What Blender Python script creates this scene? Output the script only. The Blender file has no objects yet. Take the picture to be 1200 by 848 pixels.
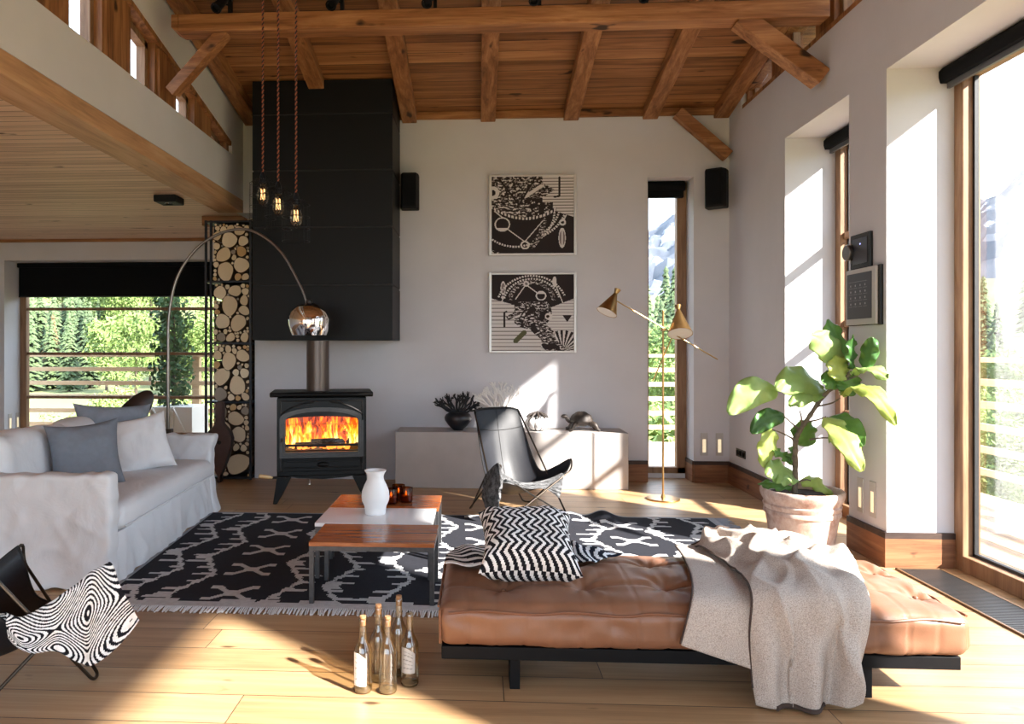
SKY = 2.5; SUN = 14.0; EXPO = 1.15
import bpy, bmesh, math, random
from mathutils import Vector, Matrix, noise as mnoise
PI = math.pi
sc = bpy.context.scene
COL = sc.collection
RND = random.Random(7)
V = Vector
# ---------------------------------------------------------------- scene constants (metres)
PH = 0.052                     # camera yaw to the left
EYE = 1.4                      # eye height
XR = 2.614                     # inner face of right wall
XL = -2.531                    # inner face of left wall
YB = 7.707                     # inner face of back wall
YA = 9.6                       # inner face of annex back wall
def roof_z(y): return 3.91 + 0.2 * (YB - y)

# ---------------------------------------------------------------- helpers
def S(r, g, b):
    f = lambda c: (c / 12.92) if c <= 0.04045 else ((c + 0.055) / 1.055) ** 2.4
    return (f(r / 255), f(g / 255), f(b / 255))
def lerp(a, b, t): return a + (b - a) * t
def clamp(x, a=0.0, b=1.0): return max(a, min(b, x))
def sstep(a, b, x):
    t = clamp((x - a) / (b - a)); return t * t * (3 - 2 * t)
def rdg(x, w=2.6): return max(0.0, 1 - abs(x) * w) ** 1.6
def nz(x, y, z=0.0): return mnoise.noise(V((x, y, z)))

class MB:
    """collects geometry, then builds ONE mesh object"""
    def __init__(s): s.v = []; s.f = []; s.m = []; s.c = None
    def add(s, vs, fs, mi=0):
        o = len(s.v); s.v += [tuple(p) for p in vs]
        for f in fs: s.f.append([o + i for i in f]); s.m.append(mi)
        return s
    def box(s, x0, x1, y0, y1, z0, z1, mi=0):
        x0, x1 = min(x0, x1), max(x0, x1); y0, y1 = min(y0, y1), max(y0, y1); z0, z1 = min(z0, z1), max(z0, z1)
        vs = [(x, y, z) for z in (z0, z1) for y in (y0, y1) for x in (x0, x1)]
        return s.add(vs, [(0, 2, 3, 1), (4, 5, 7, 6), (0, 1, 5, 4), (2, 6, 7, 3), (0, 4, 6, 2), (1, 3, 7, 5)], mi)
    def cbox(s, c, d, mi=0, rot=None):
        vs = [V((x * d[0] / 2, y * d[1] / 2, z * d[2] / 2)) for z in (-1, 1) for y in (-1, 1) for x in (-1, 1)]
        if rot is not None: vs = [rot @ p for p in vs]
        c = V(c)
        return s.add([p + c for p in vs], [(0, 2, 3, 1), (4, 5, 7, 6), (0, 1, 5, 4), (2, 6, 7, 3), (0, 4, 6, 2), (1, 3, 7, 5)], mi)
    def bar(s, p0, p1, w, h, up=(0, 0, 1), mi=0):
        p0, p1 = V(p0), V(p1); d = (p1 - p0); L = d.length; d.normalize()
        side = d.cross(V(up)).normalized(); u = side.cross(d).normalized()
        m = Matrix((side, d, u)).transposed()
        return s.cbox((p0 + p1) / 2, (w, L, h), mi, m)
    def tube(s, pts, r, seg=8, closed=False, caps=True, mi=0):
        pts = [V(p) for p in pts]; n = len(pts)
        rr = r if callable(r) else (lambda t: r)
        rings = []; prev = None
        for i, p in enumerate(pts):
            if closed: d = pts[(i + 1) % n] - pts[i - 1]
            else: d = pts[min(i + 1, n - 1)] - pts[max(i - 1, 0)]
            d = d.normalized() if d.length > 1e-9 else V((0, 0, 1))
            if prev is None:
                a = V((0, 0, 1)) if abs(d.z) < 0.9 else V((1, 0, 0))
                x = d.cross(a).normalized()
            else:
                x = prev - d * prev.dot(d)
                x = x.normalized() if x.length > 1e-6 else d.orthogonal().normalized()
            prev = x; y = d.cross(x)
            q = rr(i / max(1, n - 1))
            rings.append([p + (x * math.cos(2 * PI * k / seg) + y * math.sin(2 * PI * k / seg)) * q for k in range(seg)])
        vs = [p for ring in rings for p in ring]; fs = []
        for i in range(n if closed else n - 1):
            j = (i + 1) % n
            for k in range(seg):
                l = (k + 1) % seg
                fs.append((i * seg + k, i * seg + l, j * seg + l, j * seg + k))
        if caps and not closed:
            fs.append(tuple(range(seg))[::-1]); fs.append(tuple((n - 1) * seg + k for k in range(seg)))
        return s.add(vs, fs, mi)
    def lathe(s, prof, seg=32, c=(0, 0, 0), rot=None, mi=0, sx=1, sy=1):
        vs = []; fs = []; n = len(prof); c = V(c)
        for (r, z) in prof:
            for k in range(seg):
                a = 2 * PI * k / seg
                p = V((r * math.cos(a) * sx, r * math.sin(a) * sy, z))
                vs.append((rot @ p if rot is not None else p) + c)
        for i in range(n - 1):
            for k in range(seg):
                l = (k + 1) % seg
                fs.append((i * seg + k, i * seg + l, (i + 1) * seg + l, (i + 1) * seg + k))
        if prof[0][0] > 1e-5: fs.append(tuple(range(seg))[::-1])
        if prof[-1][0] > 1e-5: fs.append(tuple((n - 1) * seg + k for k in range(seg)))
        return s.add(vs, fs, mi)
    def prism(s, poly, a0, a1, axis='y', mi=0):
        n = len(poly)
        def P(p, a):
            return (p[0], a, p[1]) if axis == 'y' else ((a, p[0], p[1]) if axis == 'x' else (p[0], p[1], a))
        vs = [P(p, a0) for p in poly] + [P(p, a1) for p in poly]
        fs = [tuple(range(n)), tuple(range(n, 2 * n))[::-1]]
        for i in range(n): fs.append((i, i + n, (i + 1) % n + n, (i + 1) % n))
        return s.add(vs, fs, mi)
    def grid(s, fn, nu, nv, cu=False, cv=False, mi=0):
        vs = []; fs = []
        for j in range(nv + (0 if cv else 1)):
            for i in range(nu + (0 if cu else 1)):
                vs.append(fn(i / nu, j / nv))
        W = nu + (0 if cu else 1); Hh = nv + (0 if cv else 1)
        for j in range(nv):
            for i in range(nu):
                i2 = (i + 1) % W; j2 = (j + 1) % Hh
                fs.append((j * W + i, j * W + i2, j2 * W + i2, j2 * W + i))
        return s.add(vs, fs, mi)
    def rbox(s, x0, x1, y0, y1, z0, z1, r, n=(10, 10, 6), fn=None, mi=0):
        """rounded box on a fine grid; fn(p, normal, face) moves each point"""
        lo = V((x0, y0, z0)); hi = V((x1, y1, z1)); seen = {}; vs = []; fs = []
        def pt(a, b, c):
            q = V((lerp(x0, x1, a), lerp(y0, y1, b), lerp(z0, z1, c)))
            core = V([clamp(q[k], lo[k] + r, hi[k] - r) for k in range(3)])
            d = q - core
            nn = d.normalized() if d.length > 1e-9 else V((0, 0, 1))
            p = core + nn * r if d.length > 1e-9 else q
            if fn: p = fn(p, nn)
            return p
        def idx(i, j, k):
            key = (i, j, k)
            if key not in seen: seen[key] = len(vs); vs.append(pt(i / n[0], j / n[1], k / n[2]))
            return seen[key]
        for ax, (A, B) in enumerate(((1, 2), (2, 0), (0, 1))):
            for side in (0, 1):
                for a in range(n[A]):
                    for b in range(n[B]):
                        q = []
                        for (da, db) in ((0, 0), (1, 0), (1, 1), (0, 1)):
                            t = [0, 0, 0]; t[ax] = n[ax] * side; t[A] = a + da; t[B] = b + db; q.append(idx(*t))
                        fs.append(tuple(q) if side else tuple(q[::-1]))
        return s.add(vs, fs, mi)
    def sphere(s, c, r, nu=20, nv=12, sc3=(1, 1, 1), fn=None, rot=None, mi=0):
        c = V(c)
        def f(u, v):
            th = 2 * PI * u; ph = PI * (v * 0.998 + 0.001)
            p = V((math.sin(ph) * math.cos(th) * sc3[0], math.sin(ph) * math.sin(th) * sc3[1], -math.cos(ph) * sc3[2])) * r
            if fn: p = fn(p, u, v)
            if rot is not None: p = rot @ p
            return p + c
        return s.grid(f, nu, nv, cu=True, mi=mi)
    def build(s, name, mats, parent=None, local=False, bevel=0, smooth=35, origin='base', solid=0, sub=0, cols=None, attr=None):
        me = bpy.data.meshes.new(name)
        vs = [V(p) for p in s.v]
        loc = V((0, 0, 0))
        if parent is not None:
            if not local: vs = [p - V(parent['_w']) for p in vs] if '_w' in parent else vs
        elif origin == 'base' and vs:
            xs = [p.x for p in vs]; ys = [p.y for p in vs]
            loc = V(((min(xs) + max(xs)) / 2, (min(ys) + max(ys)) / 2, min(p.z for p in vs)))
            vs = [p - loc for p in vs]
        me.from_pydata([tuple(p) for p in vs], [], s.f)
        if not isinstance(mats, (list, tuple)): mats = [mats]
        for m in mats: me.materials.append(m)
        if len(mats) > 1: me.polygons.foreach_set('material_index', s.m)
        if attr is not None:          # one colour per face
            ca = me.color_attributes.new('Col', 'FLOAT_COLOR', 'CORNER')
            data = []
            for p in me.polygons:
                c = attr[p.index] if p.index < len(attr) else attr[-1]
                for _ in range(p.loop_total): data += [c[0], c[1], c[2], 1.0]
            ca.data.foreach_set('color', data)
        bm = bmesh.new(); bm.from_mesh(me)
        bmesh.ops.recalc_face_normals(bm, faces=bm.faces) if not solid and attr is None else None
        bm.to_mesh(me); bm.free()
        if smooth:
            me.polygons.foreach_set('use_smooth', [True] * len(me.polygons))
            me.set_sharp_from_angle(angle=math.radians(smooth))
        me.update()
        o = bpy.data.objects.new(name, me); COL.objects.link(o); o.location = loc
        if parent is not None:
            o.parent = parent
            if not local and '_w' in parent: o['_w'] = tuple(parent['_w'])
        else: o['_w'] = tuple(loc)
        if solid:
            md = o.modifiers.new('Thick', 'SOLIDIFY'); md.thickness = solid; md.offset = 0
        if bevel:
            md = o.modifiers.new('Bevel', 'BEVEL'); md.width = bevel; md.segments = 2; md.limit_method = 'ANGLE'; md.angle_limit = math.radians(40)
        if sub:
            md = o.modifiers.new('Sub', 'SUBSURF'); md.levels = sub; md.render_levels = sub
        return o

def tag(o, label, cat, group=None, kind=None):
    o['label'] = label; o['category'] = cat
    if group: o['group'] = group
    if kind: o['kind'] = kind
    return o
def thing(name, label, cat, loc=(0, 0, 0), rotz=0, group=None):
    o = bpy.data.objects.new(name, None); COL.objects.link(o)
    o.location = loc; o.rotation_euler = (0, 0, rotz); o.empty_display_size = 0.1
    o['_w'] = tuple(loc)
    return tag(o, label, cat, group)
def struct(o): o['kind'] = 'structure'; return o
def dup(root, loc=None, rotz=None, label=None, group=None, scale=None):
    r = root.copy(); COL.objects.link(r)
    if loc is not None: r.location = loc
    if rotz is not None: r.rotation_euler = (0, 0, rotz)
    if scale is not None: r.scale = scale if hasattr(scale, '__len__') else (scale,) * 3
    if label: r['label'] = label
    if group: r['group'] = group
    for ch in list(root.children):
        c = ch.copy(); COL.objects.link(c); c.parent = r
        for g in list(ch.children):
            d = g.copy(); COL.objects.link(d); d.parent = c
    return r
def catmull(pts, n):
    pts = [V(p) for p in pts]; out = []
    P = [pts[0] * 2 - pts[1]] + pts + [pts[-1] * 2 - pts[-2]]
    m = len(pts) - 1
    for i in range(n + 1):
        t = i / n * m; k = min(int(t), m - 1); u = t - k
        a, b, c, d = P[k], P[k + 1], P[k + 2], P[k + 3]
        out.append(0.5 * ((2 * b) + (c - a) * u + (2 * a - 5 * b + 4 * c - d) * u * u + (3 * b - a - 3 * c + d) * u ** 3))
    return out
def net(ctrl, nu, nv):
    """smooth surface through a net of control rows -> table [v][u] of points"""
    rows = [catmull(r, nu) for r in ctrl]
    cols = [catmull([rows[j][i] for j in range(len(rows))], nv) for i in range(nu + 1)]
    return [[cols[i][j] for i in range(nu + 1)] for j in range(nv + 1)]
def roundpoly(pts, r, n=6, closed=True):
    pts = [V(p) for p in pts]; out = []; N = len(pts)
    for i, p in enumerate(pts):
        if not closed and i in (0, N - 1): out.append(p); continue
        a = pts[i - 1]; b = pts[(i + 1) % N]
        da = (a - p); db = (b - p); q = min(r, da.length * 0.45, db.length * 0.45)
        A = p + da.normalized() * q; B = p + db.normalized() * q
        for k in range(n + 1):
            t = k / n; out.append(A * (1 - t) ** 2 + p * 2 * t * (1 - t) + B * t * t)
    return out

# ---------------------------------------------------------------- materials
class NT:
    def __init__(s, name):
        s.m = bpy.data.materials.new(name); s.m.use_nodes = True; s.t = s.m.node_tree
        for n in list(s.t.nodes): s.t.nodes.remove(n)
        s.out = s.t.nodes.new('ShaderNodeOutputMaterial')
        s.b = s.t.nodes.new('ShaderNodeBsdfPrincipled'); s.link(s.b.outputs[0], s.out.inputs[0])
    def n(s, t, **k):
        o = s.t.nodes.new(t)
        for a, b in k.items(): setattr(o, a, b)
        return o
    def link(s, a, b): s.t.links.new(a, b)
    def set(s, sock, v):
        if isinstance(v, (int, float)): sock.default_value = v
        elif isinstance(v, tuple): sock.default_value = v + (1,) if len(v) == 3 and len(sock.default_value) == 4 else v
        else: s.link(v, sock)
    def math(s, op, a, b=0.0, c=None):
        o = s.n('ShaderNodeMath', operation=op); s.set(o.inputs[0], a); s.set(o.inputs[1], b)
        if c is not None: s.set(o.inputs[2], c)
        return o.outputs[0]
    def coord(s): return s.n('ShaderNodeTexCoord').outputs['Object']
    def mapping(s, vec, scale=(1, 1, 1), loc=(0, 0, 0)):
        o = s.n('ShaderNodeMapping'); s.link(vec, o.inputs[0]); o.inputs['Scale'].default_value = scale; o.inputs['Location'].default_value = loc
        return o.outputs[0]
    def noise(s, vec, scale, detail=4, rough=0.55, dist=0.0):
        o = s.n('ShaderNodeTexNoise'); s.link(vec, o.inputs['Vector']) if vec is not None else None
        o.inputs['Scale'].default_value = scale; o.inputs['Detail'].default_value = detail; o.inputs['Roughness'].default_value = rough; o.inputs['Distortion'].default_value = dist
        return o.outputs['Fac']
    def ramp(s, fac, stops):
        o = s.n('ShaderNodeValToRGB'); s.link(fac, o.inputs[0]); e = o.color_ramp.elements
        while len(e) < len(stops): e.new(0.5)
        for i, (p, c) in enumerate(stops): e[i].position = p; e[i].color = tuple(c) + (1,)
        return o.outputs[0]
    def mix(s, fac, a, b, blend='MIX'):
        o = s.n('ShaderNodeMix', data_type='RGBA', blend_type=blend); s.set(o.inputs[0], fac); s.set(o.inputs[6], a); s.set(o.inputs[7], b)
        return o.outputs[2]
    def bump(s, h, strength=0.3, dist=0.01):
        o = s.n('ShaderNodeBump'); s.link(h, o.inputs['Height']); o.inputs['Strength'].default_value = strength; o.inputs['Distance'].default_value = dist
        s.link(o.outputs[0], s.b.inputs['Normal'])
    def p(s, **k):
        for a, v in k.items():
            s.set(s.b.inputs[a.replace('_', ' ')], v)
        return s
def simple(name, col, rough=0.5, metal=0.0, var=0.0, vscale=6.0, bump=0.0, bscale=60.0, spec=None, **k):
    t = NT(name); t.p(Roughness=rough, Metallic=metal)
    if spec is not None: t.b.inputs['Specular IOR Level'].default_value = spec
    co = t.coord()
    if var:
        a = tuple(c * (1 - var) for c in col); b = tuple(min(1, c * (1 + var)) for c in col)
        t.link(t.ramp(t.noise(co, vscale, 5), [(0.3, a), (0.7, b)]), t.b.inputs['Base Color'])
    else: t.b.inputs['Base Color'].default_value = tuple(col) + (1,)
    if bump: t.bump(t.noise(co, bscale, 4), bump, 0.005)
    for a, v in k.items(): t.set(t.b.inputs[a.replace('_', ' ')], v)
    return t.m
def axscale(axis, along, across): return tuple(along if i == axis else across for i in range(3))
def wood(name, stops, axis=0, scale=1.0, rough=0.55, knots=True, bump=0.25, spec=0.4):
    t = NT(name); co = t.coord()
    rnd = t.n('ShaderNodeObjectInfo').outputs['Random']
    off = t.n('ShaderNodeVectorMath', operation='ADD'); t.link(co, off.inputs[0])
    cb = t.n('ShaderNodeCombineXYZ'); 
    for i in range(3): t.link(t.math('MULTIPLY', rnd, 7.0 + i), cb.inputs[i])
    t.link(cb.outputs[0], off.inputs[1]); co = off.outputs[0]
    n1 = t.noise(t.mapping(co, axscale(axis, 0.9 * scale, 9 * scale)), 1.0, 6, 0.6, 1.2)
    n2 = t.noise(t.mapping(co, axscale(axis, 3 * scale, 75 * scale)), 1.0, 3, 0.6)
    f = t.math('ADD', t.math('MULTIPLY', n1, 0.75), t.math('MULTIPLY', n2, 0.25))
    c = t.ramp(f, stops)
    if knots:
        k = t.noise(t.mapping(co, axscale(axis, 3.2 * scale, 7 * scale)), 1.0, 2, 0.5)
        c = t.mix(t.ramp(k, [(0.0, (1, 1, 1)), (0.27, (1, 1, 1)), (0.33, (0, 0, 0))]), c, tuple(x * 0.35 for x in stops[0][1]))
    t.link(c, t.b.inputs['Base Color']); t.p(Roughness=rough); t.b.inputs['Specular IOR Level'].default_value = spec
    t.bump(f, bump, 0.004)
    return t.m
def planks(name, stops, along, across, width, length=0.0, rough=0.5, gap=0.03, bump=0.5, spec=0.4, var=0.35, coat=0.0):
    """boards with their own tone and grain; real groove between them"""
    t = NT(name); co = t.coord(); sp = t.n('ShaderNodeSeparateXYZ'); t.link(co, sp.inputs[0])
    a = sp.outputs[along]; b = sp.outputs[across]
    bw = t.math('DIVIDE', b, width); row = t.math('FLOOR', bw); fr = t.math('FRACT', bw)
    wn = t.n('ShaderNodeTexWhiteNoise', noise_dimensions='1D'); t.link(row, wn.inputs['W']); r1 = wn.outputs['Value']
    g = t.math('LESS_THAN', t.math('MINIMUM', fr, t.math('SUBTRACT', 1.0, fr)), gap)
    if length:
        al = t.math('DIVIDE', t.math('ADD', a, t.math('MULTIPLY', r1, length * 3.7)), length)
        fa = t.math('FRACT', al); idx = t.math('ADD', t.math('MULTIPLY', row, 13.37), t.math('FLOOR', al))
        w2 = t.n('ShaderNodeTexWhiteNoise', noise_dimensions='1D'); t.link(idx, w2.inputs['W']); r1 = w2.outputs['Value']
        g = t.math('MAXIMUM', g, t.math('LESS_THAN', fa, gap * width / length * 1.6))
    cb = t.n('ShaderNodeCombineXYZ'); t.link(t.math('MULTIPLY', r1, 31.0), cb.inputs[along]); t.link(t.math('MULTIPLY', r1, 17.0), cb.inputs[across])
    ad = t.n('ShaderNodeVectorMath', operation='ADD'); t.link(co, ad.inputs[0]); t.link(cb.outputs[0], ad.inputs[1]); v = ad.outputs[0]
    n1 = t.noise(t.mapping(v, axscale(along, 0.7, 11)), 1.0, 6, 0.6, 1.0)
    n2 = t.noise(t.mapping(v, axscale(along, 2.5, 90)), 1.0, 3, 0.6)
    f = t.math('ADD', t.math('MULTIPLY', n1, 0.7), t.math('MULTIPLY', n2, 0.3))
    f = t.math('ADD', f, t.math('MULTIPLY', t.math('SUBTRACT', r1, 0.5), var))
    c = t.ramp(f, stops)
    k = t.noise(t.mapping(v, axscale(along, 3, 9)), 1.0, 2, 0.5)
    c = t.mix(t.ramp(k, [(0.0, (1, 1, 1)), (0.25, (1, 1, 1)), (0.31, (0, 0, 0))]), c, tuple(x * 0.4 for x in stops[0][1]))
    c = t.mix(g, c, tuple(x * 0.25 for x in stops[0][1]))
    t.link(c, t.b.inputs['Base Color']); t.p(Roughness=rough); t.b.inputs['Specular IOR Level'].default_value = spec
    if coat: t.p(Coat_Weight=coat, Coat_Roughness=0.2)
    t.bump(t.math('SUBTRACT', t.math('MULTIPLY', f, 0.25), g), bump, 0.004)
    return t.m
def colmat(name, rough=0.9, bump=0.0, bscale=300.0, var=0.0):
    t = NT(name); a = t.n('ShaderNodeAttribute', attribute_name='Col'); c = a.outputs['Color']; co = t.coord()
    if var:
        c = t.mix(1.0, c, t.ramp(t.noise(co, 45, 4), [(0.3, (1 - var,) * 3), (0.7, (1 + var,) * 3)]), 'MULTIPLY')
    t.link(c, t.b.inputs['Base Color']); t.p(Roughness=rough); t.b.inputs['Specular IOR Level'].default_value = 0.2
    if bump: t.bump(t.noise(co, bscale, 3), bump, 0.004)
    return t.m
def pane_mat(name, tint=(1, 1, 1), refl=0.06):
    """thin clear sheet: lets light straight through and mirrors a little of it"""
    t = NT(name); t.t.nodes.remove(t.b)
    tr = t.n('ShaderNodeBsdfTransparent'); tr.inputs[0].default_value = tuple(tint) + (1,)
    gl = t.n('ShaderNodeBsdfGlossy'); gl.inputs['Roughness'].default_value = 0.02
    lw = t.n('ShaderNodeLayerWeight'); lw.inputs[0].default_value = 0.25
    f = t.math('ADD', t.math('MULTIPLY', lw.outputs['Fresnel'], 0.3), refl * 0.3)
    mx = t.n('ShaderNodeMixShader'); t.link(f, mx.inputs[0]); t.link(tr.outputs[0], mx.inputs[1]); t.link(gl.outputs[0], mx.inputs[2])
    t.link(mx.outputs[0], t.out.inputs[0]); return t.m
def emit(name, col, strength):
    t = NT(name); t.p(Base_Color=tuple(col), Emission_Color=tuple(col), Emission_Strength=strength); return t.m

BROWN = [(0.30, S(84, 50, 27)), (0.50, S(148, 98, 60)), (0.68, S(188, 136, 90))]
M = {}
M['plaster'] = simple('wall_plaster', S(210, 208, 212), 0.9, var=0.03, vscale=2.5, bump=0.12, bscale=45, spec=0.2)
M['beam_x'] = wood('oak_beam_x', BROWN, 0)
M['beam_y'] = wood('oak_beam_y', BROWN, 1)
M['beam_z'] = wood('oak_beam_z', BROWN, 2)
EDGE = [(0.28, S(132, 94, 66)), (0.5, S(194, 150, 112)), (0.7, S(212, 172, 136))]
M['edge_y'] = wood('balcony_beam_wood', EDGE, 1, 0.8)
M['ceil'] = planks('roof_boards', [(0.28, S(90, 56, 31)), (0.5, S(154, 104, 64)), (0.72, S(192, 140, 92))], 0, 1, 0.155, 0, 0.55, 0.02, 0.6, var=0.25)
M['ceil_low'] = planks('annex_boards', [(0.25, S(176, 140, 118)), (0.5, S(222, 192, 170)), (0.75, S(234, 208, 188))], 0, 1, 0.10, 0, 0.6, 0.035, 0.6, var=0.2)
M['floor'] = planks('oak_floor_boards', [(0.2, S(134, 102, 70)), (0.5, S(178, 142, 103)), (0.8, S(202, 170, 131))], 0, 1, 0.222, 2.3, 0.38, 0.011, 0.35, var=0.22, spec=0.5)
M['deck'] = planks('deck_boards', [(0.25, S(150, 128, 104)), (0.5, S(172, 150, 126)), (0.75, S(186, 166, 142))], 1, 0, 0.14, 0, 0.7, 0.03, 0.5, var=0.2)
M['skirt'] = wood('skirting_wood', [(0.3, S(92, 55, 36)), (0.5, S(134, 88, 58)), (0.7, S(158, 112, 78))], 0, 1.5)
M['skirt_y'] = wood('skirting_wood_y', [(0.3, S(92, 55, 36)), (0.5, S(134, 88, 58)), (0.7, S(158, 112, 78))], 1, 1.5)
M['skirt_cap'] = wood('dark_skirting_cap', [(0.3, S(38, 27, 23)), (0.5, S(58, 43, 37)), (0.7, S(74, 57, 48))], 0, 1.5)
M['frame'] = wood('window_frame_wood', [(0.3, S(100, 70, 48)), (0.5, S(138, 104, 76)), (0.7, S(160, 128, 98))], 2, 1.5, knots=False)
M['rail'] = wood('pale_rail_wood', [(0.3, S(186, 150, 114)), (0.5, S(208, 174, 138)), (0.7, S(220, 190, 156))], 0, 1.5, knots=False)
M['rail_y'] = wood('pale_rail_wood_y', [(0.3, S(186, 150, 114)), (0.5, S(208, 174, 138)), (0.7, S(220, 190, 156))], 1, 1.5, knots=False)
M['pane'] = pane_mat('window_pane')
M['blind'] = simple('black_blind_fabric', S(11, 11, 14), 0.8, bump=0.1, bscale=400, spec=0.15)
M['blind_bar'] = simple('grey_blind_bar', S(96, 96, 100), 0.5, 0.3)
M['gasket'] = simple('black_gasket', S(24, 24, 26), 0.6)
M['black_panel'] = simple('black_steel_panel', S(9, 9, 12), 0.5, 0.0, var=0.06, vscale=3, bump=0.03, bscale=25, spec=0.25)
M['iron'] = simple('cast_iron', S(13, 13, 13), 0.45, 0.2, var=0.12, vscale=30, bump=0.05, bscale=150, spec=0.3)
M['iron_lite'] = simple('lighter_iron', S(62, 60, 59), 0.36, 0.6, var=0.15, vscale=20)  # paler than the cast iron so door and mouldings stand out
M['flue'] = simple('flue_pipe_enamel', S(92, 80, 74), 0.32, 0.6)
M['concrete'] = simple('polished_concrete', S(176, 169, 165), 0.75, var=0.06, vscale=5, bump=0.06, bscale=70)
M['steel_frame'] = simple('dark_steel_tube', S(70, 70, 72), 0.42, 0.6, var=0.2, vscale=40)
M['rack'] = simple('black_rack_steel', S(38, 40, 47), 0.45, 0.4)
M['leather_blk'] = simple('black_leather', S(24, 25, 31), 0.48, var=0.18, vscale=9, bump=0.12, bscale=120, spec=0.35)
M['rod'] = simple('bronze_black_rod', S(62, 55, 48), 0.3, 0.85)
t = NT('white_linen'); co = t.coord(); t.p(Base_Color=S(222, 224, 228) + (1,), Roughness=.95); t.b.inputs['Specular IOR Level'].default_value = .15
wr_ = t.math('ABSOLUTE', t.math('SUBTRACT', t.noise(t.mapping(co, (1, 1, .8)), 5.0, 5, .55, .8), .5))
t.bump(t.math('ADD', t.math('MULTIPLY', wr_, -5.0), t.math('MULTIPLY', t.noise(co, 320, 3), .25)), .22, .012); M['linen'] = t.m
M['linen_d'] = simple('slate_linen', S(120, 126, 136), 0.95, var=0.05, vscale=30, bump=0.2, bscale=350, spec=0.15)
M['linen_m'] = simple('grey_blue_linen', S(134, 140, 150), 0.95, var=0.05, vscale=30, bump=0.2, bscale=350, spec=0.15)
M['leather_tan'] = simple('tan_leather', S(130, 90, 67), 0.42, var=0.10, vscale=7, bump=0.10, bscale=160)
M['tan_pipe'] = simple('tan_leather_piping', S(122, 80, 56), 0.45, var=0.1)
M['daybed_black'] = simple('black_oak_frame', S(12, 12, 14), 0.55, var=0.15, vscale=20, spec=0.15)
M['wool'] = None
M['chrome'] = simple('chrome', (0.86, 0.86, 0.88), 0.06, 1.0)
M['steel'] = simple('brushed_steel', S(128, 122, 118), 0.28, 0.95)
M['brass'] = simple('aged_brass', S(178, 142, 92), 0.3, 0.95, var=0.12, vscale=12)
M['white_in'] = simple('white_enamel', S(235, 232, 226), 0.4)
M['ceramic'] = simple('white_ceramic', S(238, 238, 238), 0.35, spec=0.5)
M['white_lac'] = simple('white_table_lacquer', S(232, 233, 236), 0.22)
M['table_wood'] = wood('polished_walnut', [(0.3, S(88, 40, 18)), (0.5, S(158, 86, 42)), (0.7, S(196, 122, 66))], 0, 2.2, 0.22, knots=False, bump=0.05, spec=0.6)
M['spk'] = simple('speaker_black', S(18, 18, 21), 0.6, spec=0.2)
M['spk_grill'] = simple('speaker_grille', S(12, 12, 14), 0.7, bump=0.3, bscale=500, spec=0.15)
M['alu'] = simple('silver_frame', S(214, 210, 206), 0.35, 0.4)
M['bulb'] = pane_mat('bulb_glass', (1.0, 0.93, 0.8), 0.12)
M['filament'] = emit('glowing_filament', (1.0, 0.66, 0.32), 1.3)
M['cage'] = simple('cage_wire', S(20, 20, 22), 0.45, 0.6)
M['plastic_gr'] = simple('grey_plate', S(190, 186, 182), 0.5)
M['slot'] = emit('warm_step_light', (1.0, 0.84, 0.55), 0.30)
M['soil'] = simple('potting_soil', S(58, 44, 34), 0.95, var=0.4, vscale=60, bump=0.8, bscale=80)
M['bark'] = simple('grey_bark', S(110, 98, 84), 0.9, var=0.25, vscale=50, bump=0.6, bscale=90)
M['coral_b'] = simple('black_coral', S(22, 23, 27), 0.7, bump=0.4, bscale=120)
M['coral_w'] = simple('white_coral', S(236, 233, 230), 0.85, bump=0.3, bscale=160)
M['vase_b'] = simple('dark_stoneware', S(30, 31, 37), 0.35, var=0.12, vscale=14)
M['bronze'] = simple('carved_bronze_wood', S(52, 44, 39), 0.5, 0.2, var=0.3, vscale=40, bump=0.5, bscale=70)
M['bellows'] = simple('bellows_brown_leather', S(84, 66, 64), 0.55, var=0.12, vscale=15)
M['dark_wood'] = simple('very_dark_wood', S(48, 33, 30), 0.35, var=0.2, vscale=10)
M['blade_wood'] = simple('pale_turned_wood', S(214, 176, 124), 0.5)
M['cork'] = simple('cork', S(156, 116, 80), 0.85, var=0.25, vscale=90)
M['glass'] = pane_mat('bottle_glass', (0.80, 0.75, 0.64), 0.45)
M['amber'] = pane_mat('amber_glass', (0.50, 0.22, 0.07), 0.2)
M['wax'] = simple('candle_wax', S(236, 190, 90), 0.5)
M['flame'] = emit('candle_flame', (1.0, 0.6, 0.15), 5.0)
M['stoveglass'] = pane_mat('stove_glass', (0.95, 0.9, 0.85), 0.05)
M['col'] = colmat('woven_pattern', 0.95, 0.5, 260, 0.12)
M['colflat'] = colmat('printed_pattern', 0.7)
M['screen'] = simple('dark_touch_screen', S(62, 62, 70), 0.3)
M['black_gloss'] = simple('black_gloss', S(18, 18, 20), 0.25)
M['key'] = simple('key_legend', S(170, 170, 176), 0.5)
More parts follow.
